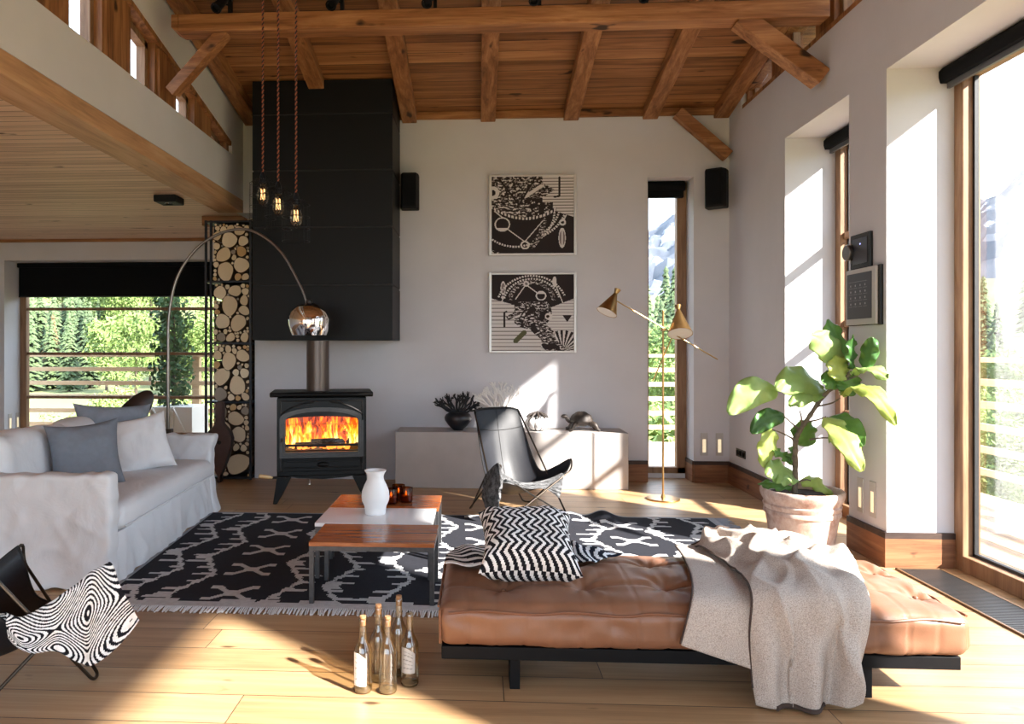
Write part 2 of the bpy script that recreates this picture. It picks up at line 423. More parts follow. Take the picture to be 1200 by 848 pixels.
# ================================================================ ROOM SHELL
def wall_boxes(name, boxes, mat, **k):
    m = MB()
    for b in boxes: m.box(*b)
    return struct(m.build(name, mat, origin=None, smooth=0, **k))
wall_boxes('floor', [(-7.6, 3.14, -3.2, 10.02, -0.2, 0.0)], M['floor'])
NX0, NX1, NTOP = 1.776, 2.251, 3.195            # narrow window in the back wall
def zr(y): return roof_z(y) + 0.05
wall_boxes('wall_back', [(-2.405, NX0, YB, 8.06, 0, 3.96), (-2.60, -2.405, YB, 8.06, 2.86, 3.96), (NX1, 3.14, YB, 8.06, 0, 3.96), (NX0, NX1, YB, 8.06, NTOP, 3.96), (NX0, NX1, 7.96, 8.06, 0, 0.05)], M['plaster'])
W1 = (5.26, 6.33); W2 = (1.72, 4.79); W3 = (-1.6, 0.72); WT = 3.19; WO = 3.14; LEDGE = 3.77
wr = [(XR, WO, W1[1], YB + 0.1, 0, LEDGE), (XR, WO, W2[1], W1[0], 0, LEDGE), (XR, WO, W3[1], W2[0], 0, LEDGE), (XR, WO, -3.2, W3[0], 0, LEDGE)]
for a, b in (W1, W2, W3): wr.append((XR, WO, a, b, WT if b > 1 else 3.66, LEDGE))  # out-of-view window made taller so sun reaches further across the floor
m = MB()
for b in wr: m.box(*b)
m.prism([(7.36, LEDGE), (YB + 0.1, LEDGE), (YB + 0.1, zr(YB + .1)), (7.36, zr(7.36))], XR, WO, 'x')
struct(m.build('wall_right', M['plaster'], origin=None, smooth=0))
# left wall over the annex opening: white parapet band, then clerestory, then sloping white band
m = MB(); m.box(-2.62, XL, -3.2, YB + 0.05, 2.995, 3.395)
def zt(y): return 3.963 + 0.2 * (5.215 - y)
m.prism([(YB + .05, zt(YB + .05)), (-3.2, zt(-3.2)), (-3.2, zr(-3.2)), (YB + .05, zr(YB + .05))], -2.66, XL - 0.001, 'x')
m.box(-2.66, XL - 0.002, 7.36, YB + 0.05, 3.39, 4.0)
struct(m.build('wall_left', M['plaster'], origin=None, smooth=0))
m = MB(); m.box(-2.80, XL - 0.0, -3.2, YB - 0.0, 2.862, 2.995)
struct(m.build('trim_1', M['edge_y'], origin=None, smooth=0, bevel=0.006))
# annex under the flat ceiling
wall_boxes('ceiling_annex', [(-7.6, -2.62, -3.2, 10.02, 2.885, 2.99), (-2.62, -2.25, 7.72, 10.02, 2.885, 2.99)], M['ceil_low'])
AX0, AX1, ATOP = -6.473, -2.95, 2.602
wall_boxes('wall_annex', [(-7.6, AX0, YA, 10.02, 0, 2.89), (AX1, -2.25, YA, 10.02, 0, 2.89), (AX0, AX1, YA, 10.02, ATOP, 2.89), (-2.405, -2.25, 8.06, 9.7, 0, 2.99)], M['plaster'])
wall_boxes('trim_2', [(-7.5, -2.62, YA - 0.03, YA, 2.845, 2.887)], M['beam_x'])
wall_boxes('trim_3', [(-3.1, -2.62, 8.0, 8.12, 2.78, 2.887)], M['beam_x'])
wall_boxes('wall_annex_left', [(-7.7, -7.6, -3.2, 10.02, 0, 2.99)], M['plaster'])
# unseen end wall behind the viewer, with bare openings added for fill daylight
wall_boxes('wall_behind', [(-7.6, -7.0, -3.3, -3.2, 0, 2.99), (2.4, 3.14, -3.3, -3.2, 0, 6.3), (-7.6, 3.14, -3.3, -3.2, 2.7, 3.9), (-2.66, -2.3, -3.3, -3.2, 0, 6.3), (-2.66, 3.14, -3.3, -3.2, 3.9, 6.3), (-7.0, -5.0, -3.3, -3.2, 0, 2.99)], M['plaster'])
# main sloping ceiling
m = MB(); m.prism([(8.3, roof_z(8.3)), (-3.3, roof_z(-3.3)), (-3.3, roof_z(-3.3) + .2), (8.3, roof_z(8.3) + .2)], -2.75, 2.83, 'x')
m.prism([(7.0, roof_z(7.0)), (-3.3, roof_z(-3.3)), (-3.3, roof_z(-3.3) + .2), (7.0, roof_z(7.0) + .2)], 2.83, 3.95, 'x')  # unseen eave outside, added to keep sun off the right clerestory
struct(m.build('ceiling', M['ceil'], origin=None, smooth=0))
RX = [-2.43, -1.58, -0.729, 0.106, 0.977, 1.80, 2.53]
for i, x in enumerate(RX):
    ye = 7.02 if -2.2 < x < -0.83 else YB - 0.002
    m = MB(); z0 = -0.115
    m.prism([(ye, roof_z(ye) + z0), (-3.1, roof_z(-3.1) + z0), (-3.1, roof_z(-3.1)), (ye, roof_z(ye))], x - 0.078, x + 0.078, 'x')
    o = m.build('rafter', M['beam_y'], smooth=0, bevel=0.008)
    tag(o, ['rafter running along the top of the left clerestory', 'rafter that dies into the black chimney breast', 'first rafter right of the black chimney breast',
            'rafter above the left half of the two framed prints', 'rafter above the right edge of the two framed prints', 'rafter ending just left of the corner brace', 'rafter hugging the right wall at the corner'][i] + ', rough brown oak', 'rafter', 'ceiling rafters')
wall_boxes('trim_4', [(-0.83, XR, YB - 0.035, YB, 3.83, 3.905)], M['beam_x'])
# cross beam with a chamfered left end
m = MB(); m.box(-2.33, XR - 0.002, 5.53, 5.70, 3.865, 4.0)
m.prism([(-2.39, 3.90), (-2.33, 3.865), (-2.33, 4.0), (-2.39, 4.0)], 5.53, 5.70, 'y')
tag(m.build('tie_beam', M['beam_x'], smooth=0, bevel=0.007), 'long horizontal oak tie beam crossing the room under the rafters', 'beam')
def brace(p0, p1, label, w=0.11, h=0.12):
    m = MB(); m.bar(p0, p1, w, h, up=(0, 1, 0.01)); tag(m.build('brace', M['beam_x'], smooth=0, bevel=0.006), label, 'brace')
brace((1.98, 5.62, 3.90), (XR - 0.03, 5.62, 3.43), 'diagonal oak brace from the tie beam down to the right wall', 0.13, 0.15)
brace((2.06, 7.63, 3.84), (XR - 0.04, 7.63, 3.38), 'small diagonal oak brace in the far corner above the wall speaker', 0.11, 0.11)
brace((-1.98, 5.62, 3.90), (-2.47, 5.75, 3.47), 'diagonal oak brace from the tie beam to the left clerestory post', 0.085, 0.11)

# ---- left clerestory: posts, boards and small panes
m = MB()
LW = [4.64 + 0.81 * k for k in range(-8, 4)]
ys = []
for yc in LW: ys += [yc - 0.2, yc + 0.2]
edges = [-3.2] + ys + [7.37]
for i in range(0, len(edges), 2):
    a, b = edges[i], edges[i + 1]
    if b > a: m.prism([(a, 3.39), (b, 3.39), (b, zt(b)), (a, zt(a))], -2.69, -2.57, 'x')
m.prism([(7.37, zt(7.37) - .045), (-3.2, zt(-3.2) - .045), (-3.2, zt(-3.2) + .0), (7.37, zt(7.37) + .0)], -2.69, -2.54, 'x')
struct(m.build('trim_5', M['beam_z'], origin=None, smooth=0, bevel=0.004))
for k, yc in enumerate(LW):
    if yc < 3.0: continue
    f = MB(); a, b = yc - 0.2, yc + 0.2
    for (p, q) in ((a, a + .05), (b - .05, b)): f.prism([(p, 3.39), (q, 3.39), (q, zt(q) - .05), (p, zt(p) - .05)], -2.70, -2.63, 'x')
    f.prism([(a, 3.39), (b, 3.39), (b, 3.42), (a, 3.42)], -2.70, -2.63, 'x')
    f.prism([(a, zt(a) - .10), (b, zt(b) - .10), (b, zt(b) - .045), (a, zt(a) - .045)], -2.70, -2.63, 'x')
    w = struct(f.build('window_%d' % (10 + k), M['frame'], origin=None, smooth=0))
    g = MB(); g.prism([(a + .04, 3.41), (b - .04, 3.41), (b - .04, zt(b) - .09), (a + .04, zt(a) - .09)], -2.668, -2.662, 'x')
    g.build('pane', M['pane'], w, smooth=0)
m = MB(); m.box(-2.66, -2.545, 5.68, 5.82, 3.395, 3.80)
struct(m.build('trim_6', M['beam_z'], origin=None, smooth=0, bevel=0.006))
# ---- right clerestory
m = MB()
RWn = [(7.03 - 0.86 * k) for k in range(0, 5)]  # no panes towards the viewer: left solid out of view to block sun
edges = [-3.2] + sorted(sum([[c - 0.29, c + 0.27] for c in RWn], [])) + [7.37]
for i in range(0, len(edges), 2):
    a, b = edges[i], edges[i + 1]
    if b > a: m.prism([(a, LEDGE), (b, LEDGE), (b, zr(b)), (a, zr(a))], XR + 0.05, XR + 0.2, 'x')
m.prism([(7.37, LEDGE), (-3.2, LEDGE), (-3.2, LEDGE + .05), (7.37, LEDGE + .05)], XR + 0.01, XR + 0.2, 'x')
m.prism([(7.37, roof_z(7.37) - .05), (-3.2, roof_z(-3.2) - .05), (-3.2, roof_z(-3.2)), (7.37, roof_z(7.37))], XR + 0.04, XR + 0.2, 'x')
struct(m.build('trim_7', M['beam_z'], origin=None, smooth=0, bevel=0.004))
for k, yc in enumerate(RWn):
    if yc < 3.5: continue
    g = MB(); a, b = yc - 0.29, yc + 0.27
    for (p, q) in ((a, a + .04), (b - .04, b)): g.prism([(p, LEDGE + .05), (q, LEDGE + .05), (q, roof_z(q) - .05), (p, roof_z(p) - .05)], XR + 0.10, XR + 0.16, 'x')
    w = struct(g.build('window_%d' % (30 + k), M['frame'], origin=None, smooth=0))
    h = MB(); h.prism([(a + .03, LEDGE + .05), (b - .03, LEDGE + .05), (b - .03, roof_z(b) - .05), (a + .03, roof_z(a) - .05)], XR + 0.127, XR + 0.133, 'x')
    h.build('pane', M['pane'], w, smooth=0)

# ---- windows
def win_right(n, a, b, transoms, mull=None):
    x0, x1 = 3.03, WO; fw = 0.085
    f = MB()
    WT = 3.19 if n < 3 else 3.66
    f.box(x0, x1, a, a + fw, 0, WT); f.box(x0, x1, b - fw, b, 0, WT); f.box(x0, x1, a + fw, b - fw, 0, 0.10); f.box(x0, x1, a + fw, b - fw, WT - 0.09, WT)
    for z in transoms: f.box(x0 + 0.03, x1 - 0.02, a + fw, b - fw, z - 0.028, z + 0.028)
    if mull: f.box(x0, x1, mull - 0.06, mull + 0.06, 0.10, WT - 0.09)
    w = struct(f.build('window_%d' % n, M['frame'], origin=None, smooth=0, bevel=0.005))
    k = MB(); e = fw
    for (p, q) in ((a + e, a + e + .02), (b - e - .02, b - e)): k.box(x0 + 0.06, x0 + 0.085, p, q, 0.10, WT - 0.09)
    k.box(x0 + 0.06, x0 + 0.085, a + e, b - e, 0.10, 0.118)
    k.build('gasket', M['gasket'], w, smooth=0)
    g = MB(); g.box(x0 + 0.068, x0 + 0.074, a + e - .01, b - e + .01, 0.09, WT - 0.08); g.build('pane', M['pane'], w, smooth=0)
win_right(1, W1[0], W1[1], [0.853, 1.606, 2.344])
win_right(2, W2[0], W2[1], [])
win_right(3, W3[0], W3[1], [])
f = MB(); y0, y1 = 7.965, 8.055
f.box(NX0, NX0 + .07, y0, y1, 0.03, NTOP); f.box(NX1 - .105, NX1, y0, y1, 0.03, NTOP); f.box(NX0, NX1, y0, y1, 0.03, 0.115); f.box(NX0, NX1, y0, y1, NTOP - .08, NTOP)
w = struct(f.build('window_4', M['frame'], origin=None, smooth=0, bevel=0.005))
g = MB(); g.box(NX0 + .06, NX1 - .09, 8.015, 8.021, 0.1, NTOP - .07); g.build('pane', M['pane'], w, smooth=0)
f = MB(); y0, y1 = 9.94, 10.02
f.box(AX0, AX0 + .09, y0, y1, 0, ATOP); f.box(AX1 - .09, AX1, y0, y1, 0, ATOP); f.box(AX0, AX1, y0, y1, ATOP - .06, ATOP); f.box(AX0, AX1, y0, y1, 0, .08)
for z in (1.955, 1.325, 0.71, 0.20): f.box(AX0 + .09, AX1 - .09, y0 + .01, y1 - .02, z - .02, z + .02)
w = struct(f.build('window_5', M['frame'], origin=None, smooth=0, bevel=0.005))
g = MB(); g.box(AX0 + .08, AX1 - .08, 9.985, 9.991, .07, ATOP - .05); g.build('pane', M['pane'], w, smooth=0)

# ---- skirting boards with dark cap
def skirt(n, boxes, axis):
    m = MB(); c = MB()
    for (x0, x1, y0, y1) in boxes:
        m.box(x0, x1, y0, y1, 0, 0.185); c.box(x0, x1, y0, y1, 0.185, 0.223)
    o = struct(m.build(n, M['skirt'] if axis == 'x' else M['skirt_y'], origin=None, smooth=0))
    c.build('cap', M['skirt_cap'], o, smooth=0)
t = 0.018
skirt('baseboard_back', [(1.49, NX0, YB - t, YB), (NX1, XR, YB - t, YB)], 'x')
skirt('baseboard_right', [(XR - t, XR, W1[1], YB - t), (XR - t, XR, W2[1], W1[0]), (NX1 - t, NX1, YB, 7.96)], 'y')
skirt('baseboard_reveal', [(XR - t, 3.03, W2[1] - t, W2[1]), (XR - t, 3.03, W1[1] - t, W1[1])], 'x')

# ---- blinds
def roller(name, label, x0, x1, y0, y1, z, axis):
    t_ = thing(name, label, 'blind', ((x0 + x1) / 2, (y0 + y1) / 2, z))
    prof = [(0, 0), (0.09, 0.0), (0.10, 0.035), (0.10, 0.075), (0.075, 0.10), (0, 0.10)]
    m = MB()
    if axis == 'y':   # runs along y, projecting towards -x
        m.prism([(x1 - p, z + q) for p, q in prof], y0, y1, 'y')
    else:
        m.prism([(y1 - p, z + q) for p, q in prof], x0, x1, 'x')
    m.build('cassette', M['blind'], t_, smooth=50)
    return t_
b = roller('roller_blind', 'black rolled-up blind cassette over the narrow window of the right wall', 2.96, 3.03, W1[0] + .02, W1[1] - .01, 3.085, 'y')
m = MB(); m.box(2.975, 2.995, W1[0] + .03, W1[1] - .02, 3.05, 3.09); m.build('bottom_bar', M['blind_bar'], b, smooth=0)
b = roller('roller_blind', 'black rolled-up blind cassette over the large sliding window at the right edge', 2.96, 3.03, W2[0] + .02, W2[1] - .01, 3.085, 'y')
m = MB(); m.box(2.975, 2.995, W2[0] + .03, W2[1] - .02, 3.05, 3.09); m.build('bottom_bar', M['blind_bar'], b, smooth=0)
b = roller('roller_blind', 'black blind cassette topping the tall slit window of the back wall', NX0 + .005, NX1 - .04, 7.87, 7.965, 3.09, 'x')
m = MB(); m.box(NX0 + .01, NX1 - .05, 7.90, 7.955, 3.02, 3.09); m.build('rolled_fabric', M['blind'], b, smooth=0)
t_ = thing('roller_blind', 'black blind pulled halfway down over the annex window behind the sofa', 'blind', (-4.7, 9.9, 2.13))
m = MB(); m.box(AX0 + .01, AX1 - .01, 9.90, 9.915, 2.135, ATOP - .06); m.build('fabric', M['blind'], t_, smooth=0)
m = MB(); m.box(AX0 + .005, AX1 - .005, 9.86, 9.94, ATOP - .07, ATOP - .005); m.build('cassette', M['blind'], t_, bevel=0.01, smooth=0)
m = MB(); m.box(AX0 + .01, AX1 - .01, 9.895, 9.92, 2.118, 2.136); m.build('bottom_bar', M['gasket'], t_, smooth=0)

# ---- floor convector grille in front of the large window
t_ = thing('floor_grille', 'long dark slatted convector grille let into the floor by the large window', 'floor grille', (2.77, 3.2, 0.0))
m = MB(); x0, x1, ya, yb_ = 2.64, 2.92, 1.75, 4.74
m.box(x0, x0 + .012, ya, yb_, .0005, .011); m.box(x1 - .012, x1, ya, yb_, .0005, .011); m.box(x0, x1, ya, ya + .012, .0005, .011); m.box(x0, x1, yb_ - .012, yb_, .0005, .011)
m.build('frame', simple('grille_frame', S(120, 92, 64), 0.4, 0.3), t_, smooth=0)
m = MB(); y = ya + .02
while y < yb_ - .02: m.box(x0 + .012, x1 - .012, y, y + .009, .001, .009); y += .0185
m.build('slats', simple('grille_slats', S(52, 50, 50), 0.4, 0.4), t_, smooth=0)
m = MB(); m.box(x0 + .012, x1 - .012, ya + .012, yb_ - .012, 0.0003, .002); m.build('tray', M['black_gloss'], t_, smooth=0)

# ---- chimney breast of black steel sheets
t_ = thing('chimney_breast', 'tall black steel clad chimney breast above the stove', 'chimney breast', (-1.52, 7.35, 1.475))
cx0, cx1, cy = -2.215, -0.832, 7.02
zs = [1.475, 2.02, 2.585, 3.14, 3.69]
for i in range(5):
    z0 = zs[i]; m = MB()
    if i < 4: m.box(cx0, cx1, cy, YB - .003, z0 + .007, zs[i + 1] - .007)
    else: m.prism([(cy, z0 + .004), (YB - .003, z0 + .004), (YB - .003, roof_z(YB) - .025), (cy, roof_z(cy) - .025)], cx0, cx1, 'x')
    m.build('steel_panel', M['black_panel'], t_, bevel=0.004, smooth=0)
m = MB(); m.box(cx0 + .01, cx1 - .01, cy + .012, YB - .004, 1.48, 3.88); m.build('core', M['gasket'], t_, smooth=0)

# ================================================================ OUTSIDE
wall_boxes('deck_back', [(-9.0, 4.98, 8.06, 11.25, -0.16, -0.03)], M['deck'])
wall_boxes('deck_right', [(3.14, 4.98, -5.0, 8.06, -0.16, -0.03)], M['deck'])
def railing(label, a, b, post_ts, mat):
    a, b = V(a), V(b); d = (b - a); L = d.length; d.normalize(); n = V((-d.y, d.x, 0))
    t_ = thing('deck_railing', label, 'railing', tuple((a + b) / 2))
    for i in range(6):
        z = 1.29 - 0.215 * i; m = MB()
        if i == 0: m.bar(a + V((0, 0, z)), b + V((0, 0, z)), 0.13, 0.045)
        else: m.bar(a + V((0, 0, z)), b + V((0, 0, z)), 0.03, 0.065)
        m.build('rail', mat, t_, smooth=0)
    for q in post_ts:
        p = a + d * q + n * 0.05; m = MB(); m.box(p.x - .055, p.x + .055, p.y - .055, p.y + .055, -0.03, 1.27); m.build('post', M['rail'], t_, smooth=0)
railing('pale timber deck railing of horizontal slats behind the annex and slit windows', (-9, 11.05, 0), (4.76, 11.05, 0), [0.3, 4.62, 8.5, 12.6], M['rail'])
railing('pale timber deck railing of horizontal slats beyond the large right window', (4.85, 11.12, 0), (4.85, -5.0, 0), [2.0, 5.2, 8.4, 11.6], M['rail_y'])

# ---- ground, hills, mountain
def hill(x, y):
    dx = max(0.0, x - 5.2); dy = max(0.0, y - 11.6); dl = max(0.0, -9 - x)
    d = math.hypot(dx, dy)
    az = math.atan2(x, max(y, .1))
    slope = lerp(0.17, 0.10, sstep(-0.45, 0.1, az))
    z = -1.1 + 0.012 * d + slope * max(0, d - 24) * sstep(24, 50, d) + 1.2 * nz(x * .04, y * .04) * sstep(8, 40, d) - 1.6 * sstep(0, 9, d) * sstep(-0.2, 0.1, az)
    return z
gm = NT('meadow_grass'); co = gm.coord()
gm.link(gm.mix(gm.noise(gm.mapping(co, (1, 1, 1)), 0.18, 6, 0.7), S(128, 122, 84), S(74, 92, 38)), gm.b.inputs['Base Color']); gm.p(Roughness=0.95)
M['grass'] = gm.m
m = MB(); m.grid(lambda u, v: ((lambda x, y: (x, y, hill(x, y)))(-130 + 300 * u, -60 + 240 * v)), 75, 60)
o = struct(m.build('ground', M['grass'], origin=None, smooth=60))
rk = NT('mountain_rock_and_snow'); co = rk.coord(); ge = rk.n('ShaderNodeNewGeometry'); sp = rk.n('ShaderNodeSeparateXYZ'); rk.link(ge.outputs['Normal'], sp.inputs[0])
pz = rk.n('ShaderNodeSeparateXYZ'); rk.link(co, pz.inputs[0])
nn = rk.noise(rk.mapping(co, (1, 1, .35)), 0.055, 8, 0.7)
snow = rk.math('ADD', rk.math('MULTIPLY', nn, 1.9), rk.math('MULTIPLY', sp.outputs[2], 0.35))
snow = rk.math('ADD', snow, rk.math('MULTIPLY', pz.outputs[2], 0.0035))
rock = rk.ramp(rk.noise(rk.mapping(co, (1, 1, .3)), 0.09, 6, 0.7), [(0.3, S(58, 63, 72)), (0.7, S(84, 88, 96))])
rk.link(rk.mix(rk.ramp(rk.math('MULTIPLY', snow, 0.6), [(0.955, (0, 0, 0)), (0.975, (1, 1, 1))]), rock, (0.36, 0.37, 0.40)), rk.b.inputs['Base Color']); rk.p(Roughness=0.9)
def mountain(name, cx_, cy_, rad, H, label, seed):
    m = MB()
    def f(u, v):
        a = 2 * PI * u; r = rad * v
        x, y = cx_ + r * math.cos(a), cy_ + r * math.sin(a)
        k = 1 - v; q = 1 - abs(nz(x * .012 + seed, y * .012)) * 1.1
        z = -6 + H * (k ** 1.1) * (0.72 + 0.35 * q) + 14 * nz(x * .035, y * .035 + seed) * sstep(0, .15, v) * sstep(1, .7, v) + 6 * nz(x * .11, y * .11, seed) * sstep(1, .7, v) * sstep(0, .1, v)
        return (x, y, z)
    m.grid(f, 140, 70, cu=True)
    o = m.build(name, rk.m, origin=None, smooth=25); o['kind'] = 'structure'
    return o
mountain('mountain_right', 372, 440, 270, 132, '', 3.3)
mountain('mountain_far', 165, 600, 240, 112, '', 9.1)
mountain('mountain_left', -420, 520, 260, 70, '', 5.1)
# ================================================================ SOFA
L = V((-0.0724, 0.9974, 0)); sofa_rot = math.atan2(L.y, L.x)
sofa = thing('sofa', 'large white slipcovered linen sofa on the left edge of the rug', 'sofa', (-2.133, 4.085, 0), sofa_rot)
SL = 2.08
def wr(p, nn, amp=0.006, s=5.0, seed=0.0):
    return p + nn * (amp * (nz(p.x * s + seed, p.y * s, p.z * s) + 0.6 * nz(p.x * s * 2.3 + seed, p.y * s * 2.3, p.z * s * 1.4)))
def skirt_fn(p, nn):
    k = sstep(0.32, 0.0, p.z)
    return p + V((0, -1, 0)) * (0.034 * k * (0.4 + nz(p.x * 4.0, 3.1) + 0.8 * nz(p.x * 11, p.z * 3)) + .010 * rdg(nz(p.x * 5 + p.z * 4, p.z * 4, 1.0))) + nn * 0.004 * nz(p.x * 7, p.z * 9) if p.y < 0.3 else wr(p, nn)
m = MB(); m.rbox(0.10, SL - 0.10, 0.0, 0.98, 0.005, 0.31, 0.02, (70, 10, 12), skirt_fn); m.build('skirt', M['linen'], sofa, local=True, smooth=60)
def arm_fn(side):
    def f(p, nn):
        k = sstep(0.5, 0.0, p.z)
        q = p + nn * (0.018 * k * nz(p.y * 5 + 9 * side, p.z * 1.5, side) + 0.012 * nz(p.y * 9 + p.z * 8, p.z * 6, side * 4) + 0.008 * nz(p.y * 14 + p.z * 7, p.z * 9, side))
        q = q + nn * (.009 * rdg(nz(p.y * 3.2 + p.z * 2.2 + side * 7, p.z * 3.4 - p.y * 1.2, 4.4)) * sstep(.66, .5, p.z) + .007 * rdg(nz(p.y * 5 - p.z * 4, p.z * 3 + 3, 8.0 + side)) * sstep(.05, .2, p.z))
        if side: q.y -= 0.03 * sstep(0.5, .66, q.z) * sstep(.3, 0, q.y); q.y -= 0.05 * sstep(0.2, 0.0, q.z) * sstep(.3, 0, q.y)
        q.z += 0.004 * nz(q.y * 6, side * 3.0)
        return q
    return f
m = MB(); m.rbox(-0.01, 0.125, -0.012, 1.02, 0.004, 0.665, 0.022, (6, 70, 50), arm_fn(0)); m.build('armrest', M['linen'], sofa, local=True, smooth=60)
m = MB(); m.rbox(SL - 0.125, SL + 0.01, -0.01, 1.02, 0.004, 0.665, 0.022, (6, 70, 50), arm_fn(1)); m.build('armrest', M['linen'], sofa, local=True, smooth=60)
def back_fn(p, nn):
    q = wr(p, nn, 0.01, 3.5, 5); q.y += 0.10 * (p.z - .3); return q
m = MB(); m.rbox(0.0, SL, 0.82, 1.02, 0.02, 0.80, 0.04, (50, 6, 20), back_fn); m.build('backrest', M['linen'], sofa, local=True, smooth=60)
def seat_fn(p, nn):
    q = wr(p, nn, 0.006, 4.0, 2)
    a = (p.x - 0.12) / (SL - 0.24); b = clamp((p.y + 0.03) / 0.9)
    if nn.z > -0.3: q.z += 0.035 * math.sin(PI * clamp(a)) ** 0.5 * math.sin(PI * b) ** 0.6 * (1 if p.z > .38 else 0.2)
    q.y += 0.012 * nz(p.x * 3, 1.7); return q
m = MB(); m.rbox(0.125, SL - 0.125, -0.035, 0.84, 0.305, 0.465, 0.065, (70, 30, 9), seat_fn); m.build('seat_cushion', M['linen'], sofa, local=True, smooth=60)
m = MB(); pts = [(0.15 + (SL - .3) * i / 60, -0.036 + 0.012 * nz((0.15 + (SL - .3) * i / 60) * 3, 1.7), 0.335 + .004 * nz(i * .3, 4)) for i in range(61)]; m.tube(pts, 0.006, 6); m.build('piping', M['linen'], sofa, local=True)
for k, (a, b) in enumerate(((0.14, 1.0), (1.04, 1.94))):
    def bc_fn(p, nn, k=k):
        q = wr(p, nn, 0.016, 4.5, 11 + k); q.y += 0.16 * (p.z - .45); q.z += 0.02 * math.sin(PI * clamp((p.x - a) / (b - a))) * (1 if p.z > .6 else 0); return q
    m = MB(); m.rbox(a, b, 0.62, 0.86, 0.46, 0.865, 0.085, (40, 8, 16), bc_fn); m.build('back_cushion', M['linen'], sofa, local=True, smooth=60)

# ---------------------------------------------------------------- pillows
def pillow_mesh(w, h, t, nu=36, nv=36, pinch=0.07, seed=0.0, amp=0.01):
    m = MB()
    def pt(u, v, s):
        a, b = math.sin(PI / 2 * (2 * u - 1)), math.sin(PI / 2 * (2 * v - 1))
        x = w / 2 * a * (1 - pinch * (1 - b * b) * abs(a) ** 1.5); y = h / 2 * b * (1 - pinch * (1 - a * a) * abs(b) ** 1.5)
        e = max(0, (1 - a ** 4) * (1 - b ** 4)) ** 0.55
        z = s * t / 2 * e
        k = amp * (nz(x * 7 + seed, y * 7, s * 2.0) + .6 * nz(x * 17 + seed, y * 17, s)) * (0.25 + e)
        fold = 0.012 * math.sin((abs(a) + abs(b)) * 14 + seed) * (abs(a * b)) ** 1.2
        return (x, y, z + s * k + s * fold * e)
    m.grid(lambda u, v: pt(u, v, 1), nu, nv); m.grid(lambda u, v: pt(1 - u, v, -1), nu, nv)
    return m
def orient(m, loc, normal, roll=0.0, up=(0, 0, 1)):
    n = V(normal).normalized(); x = V(up).cross(n).normalized(); y = n.cross(x)
    R = Matrix((x, y, n)).transposed() @ Matrix.Rotation(roll, 3, 'Z')
    m.v = [tuple(R @ V(p) + V(loc)) for p in m.v]; return m
def weld(o, d=0.0005):
    bm = bmesh.new(); bm.from_mesh(o.data); bmesh.ops.remove_doubles(bm, verts=bm.verts, dist=d); bmesh.ops.recalc_face_normals(bm, faces=bm.faces); bm.to_mesh(o.data); bm.free()
    o.data.polygons.foreach_set('use_smooth', [True] * len(o.data.polygons)); return o
o = weld(orient(pillow_mesh(.46, .46, .19, seed=1, pinch=.13, amp=.014), (-2.62, 4.72, .685), (.62, -.80, .25), math.radians(4)).build('throw_pillow', M['linen_d'], smooth=60)); tag(o, 'slate grey linen pillow nearest the viewer on the white sofa', 'pillow')
o = weld(orient(pillow_mesh(.58, .47, .19, seed=7, pinch=.14, amp=.014), (-2.84, 5.52, .74), (.62, -.70, .25), math.radians(-3)).build('throw_pillow', M['linen_m'], smooth=60)); tag(o, 'wide grey blue pillow behind the other two sofa pillows', 'pillow')
o = weld(orient(pillow_mesh(.48, .44, .19, seed=3, pinch=.12, amp=.014), (-2.55, 5.33, .675), (.60, -.76, .28), math.radians(9)).build('throw_pillow', M['linen'], smooth=60)); tag(o, 'white linen pillow leaning in front of the grey ones on the sofa', 'pillow')

# ================================================================ ARC LAMP
t_ = thing('arc_lamp', 'steel arc floor lamp with chrome dome shade rising behind the sofa', 'floor lamp', (-2.86, 6.5, 0))
m = MB(); m.box(-3.02, -2.72, 6.32, 6.62, 0, 0.20); m.build('base', simple('marble_base', S(226, 224, 222), 0.2, var=.06), t_, bevel=0.02, smooth=0)
m = MB(); m.tube([(-2.811, 6.45, .2), (-2.811, 6.45, 1.25)], 0.016, 12); m.build('pole', M['steel'], t_)
m = MB(); m.cbox((-2.811, 6.45, .645), (.075, .06, .05)); m.build('clamp', simple('dark_clamp', S(66, 58, 52), .5, .3), t_, bevel=0.006, smooth=0)
arc = catmull([(-2.811, 6.45, 1.22), (-2.80, 6.45, 1.72), (-2.70, 6.45, 2.10), (-2.45, 6.45, 2.38), (-2.10, 6.45, 2.475), (-1.80, 6.45, 2.30), (-1.60, 6.45, 1.97), (-1.53, 6.45, 1.78)], 60)
m = MB(); m.tube(arc, lambda t: lerp(.014, .011, t), 12); m.build('arm', M['steel'], t_)
sh = [(0.0, .262), (.035, .262), (.075, .252), (.115, .228), (.15, .185), (.168, .13), (.165, .08), (.148, .03), (.135, 0.0), (.130, .002), (.143, .032), (.160, .082), (.162, .128), (.145, .18), (.11, .222), (.0, .250)]
sh = [(a * 1.13, .262 + (b - .262) * 1.1) for a, b in sh]
m = MB(); m.lathe(sh, 40, (-1.515, 6.45, 1.545)); s_ = m.build('shade', M['chrome'], t_, smooth=60)
m = MB(); m.lathe([(.030, .258), (.030, .285), (.012, .295), (0, .295)], 20, (-1.515, 6.45, 1.545)); m.build('cap', M['gasket'], s_)
vm = MB()
for k in range(12):
    a = 2 * PI * k / 12; c = V((-1.515 + .105 * math.cos(a), 6.45 + .105 * math.sin(a), 1.545 + .238)); vm.lathe([(0, -.004), (.010, -.004), (.010, .004), (0, .004)], 8, c)

m = MB(); m.sphere((-1.515, 6.45, 1.66), .045, 16, 10); m.build('bulb', M['white_in'], t_)

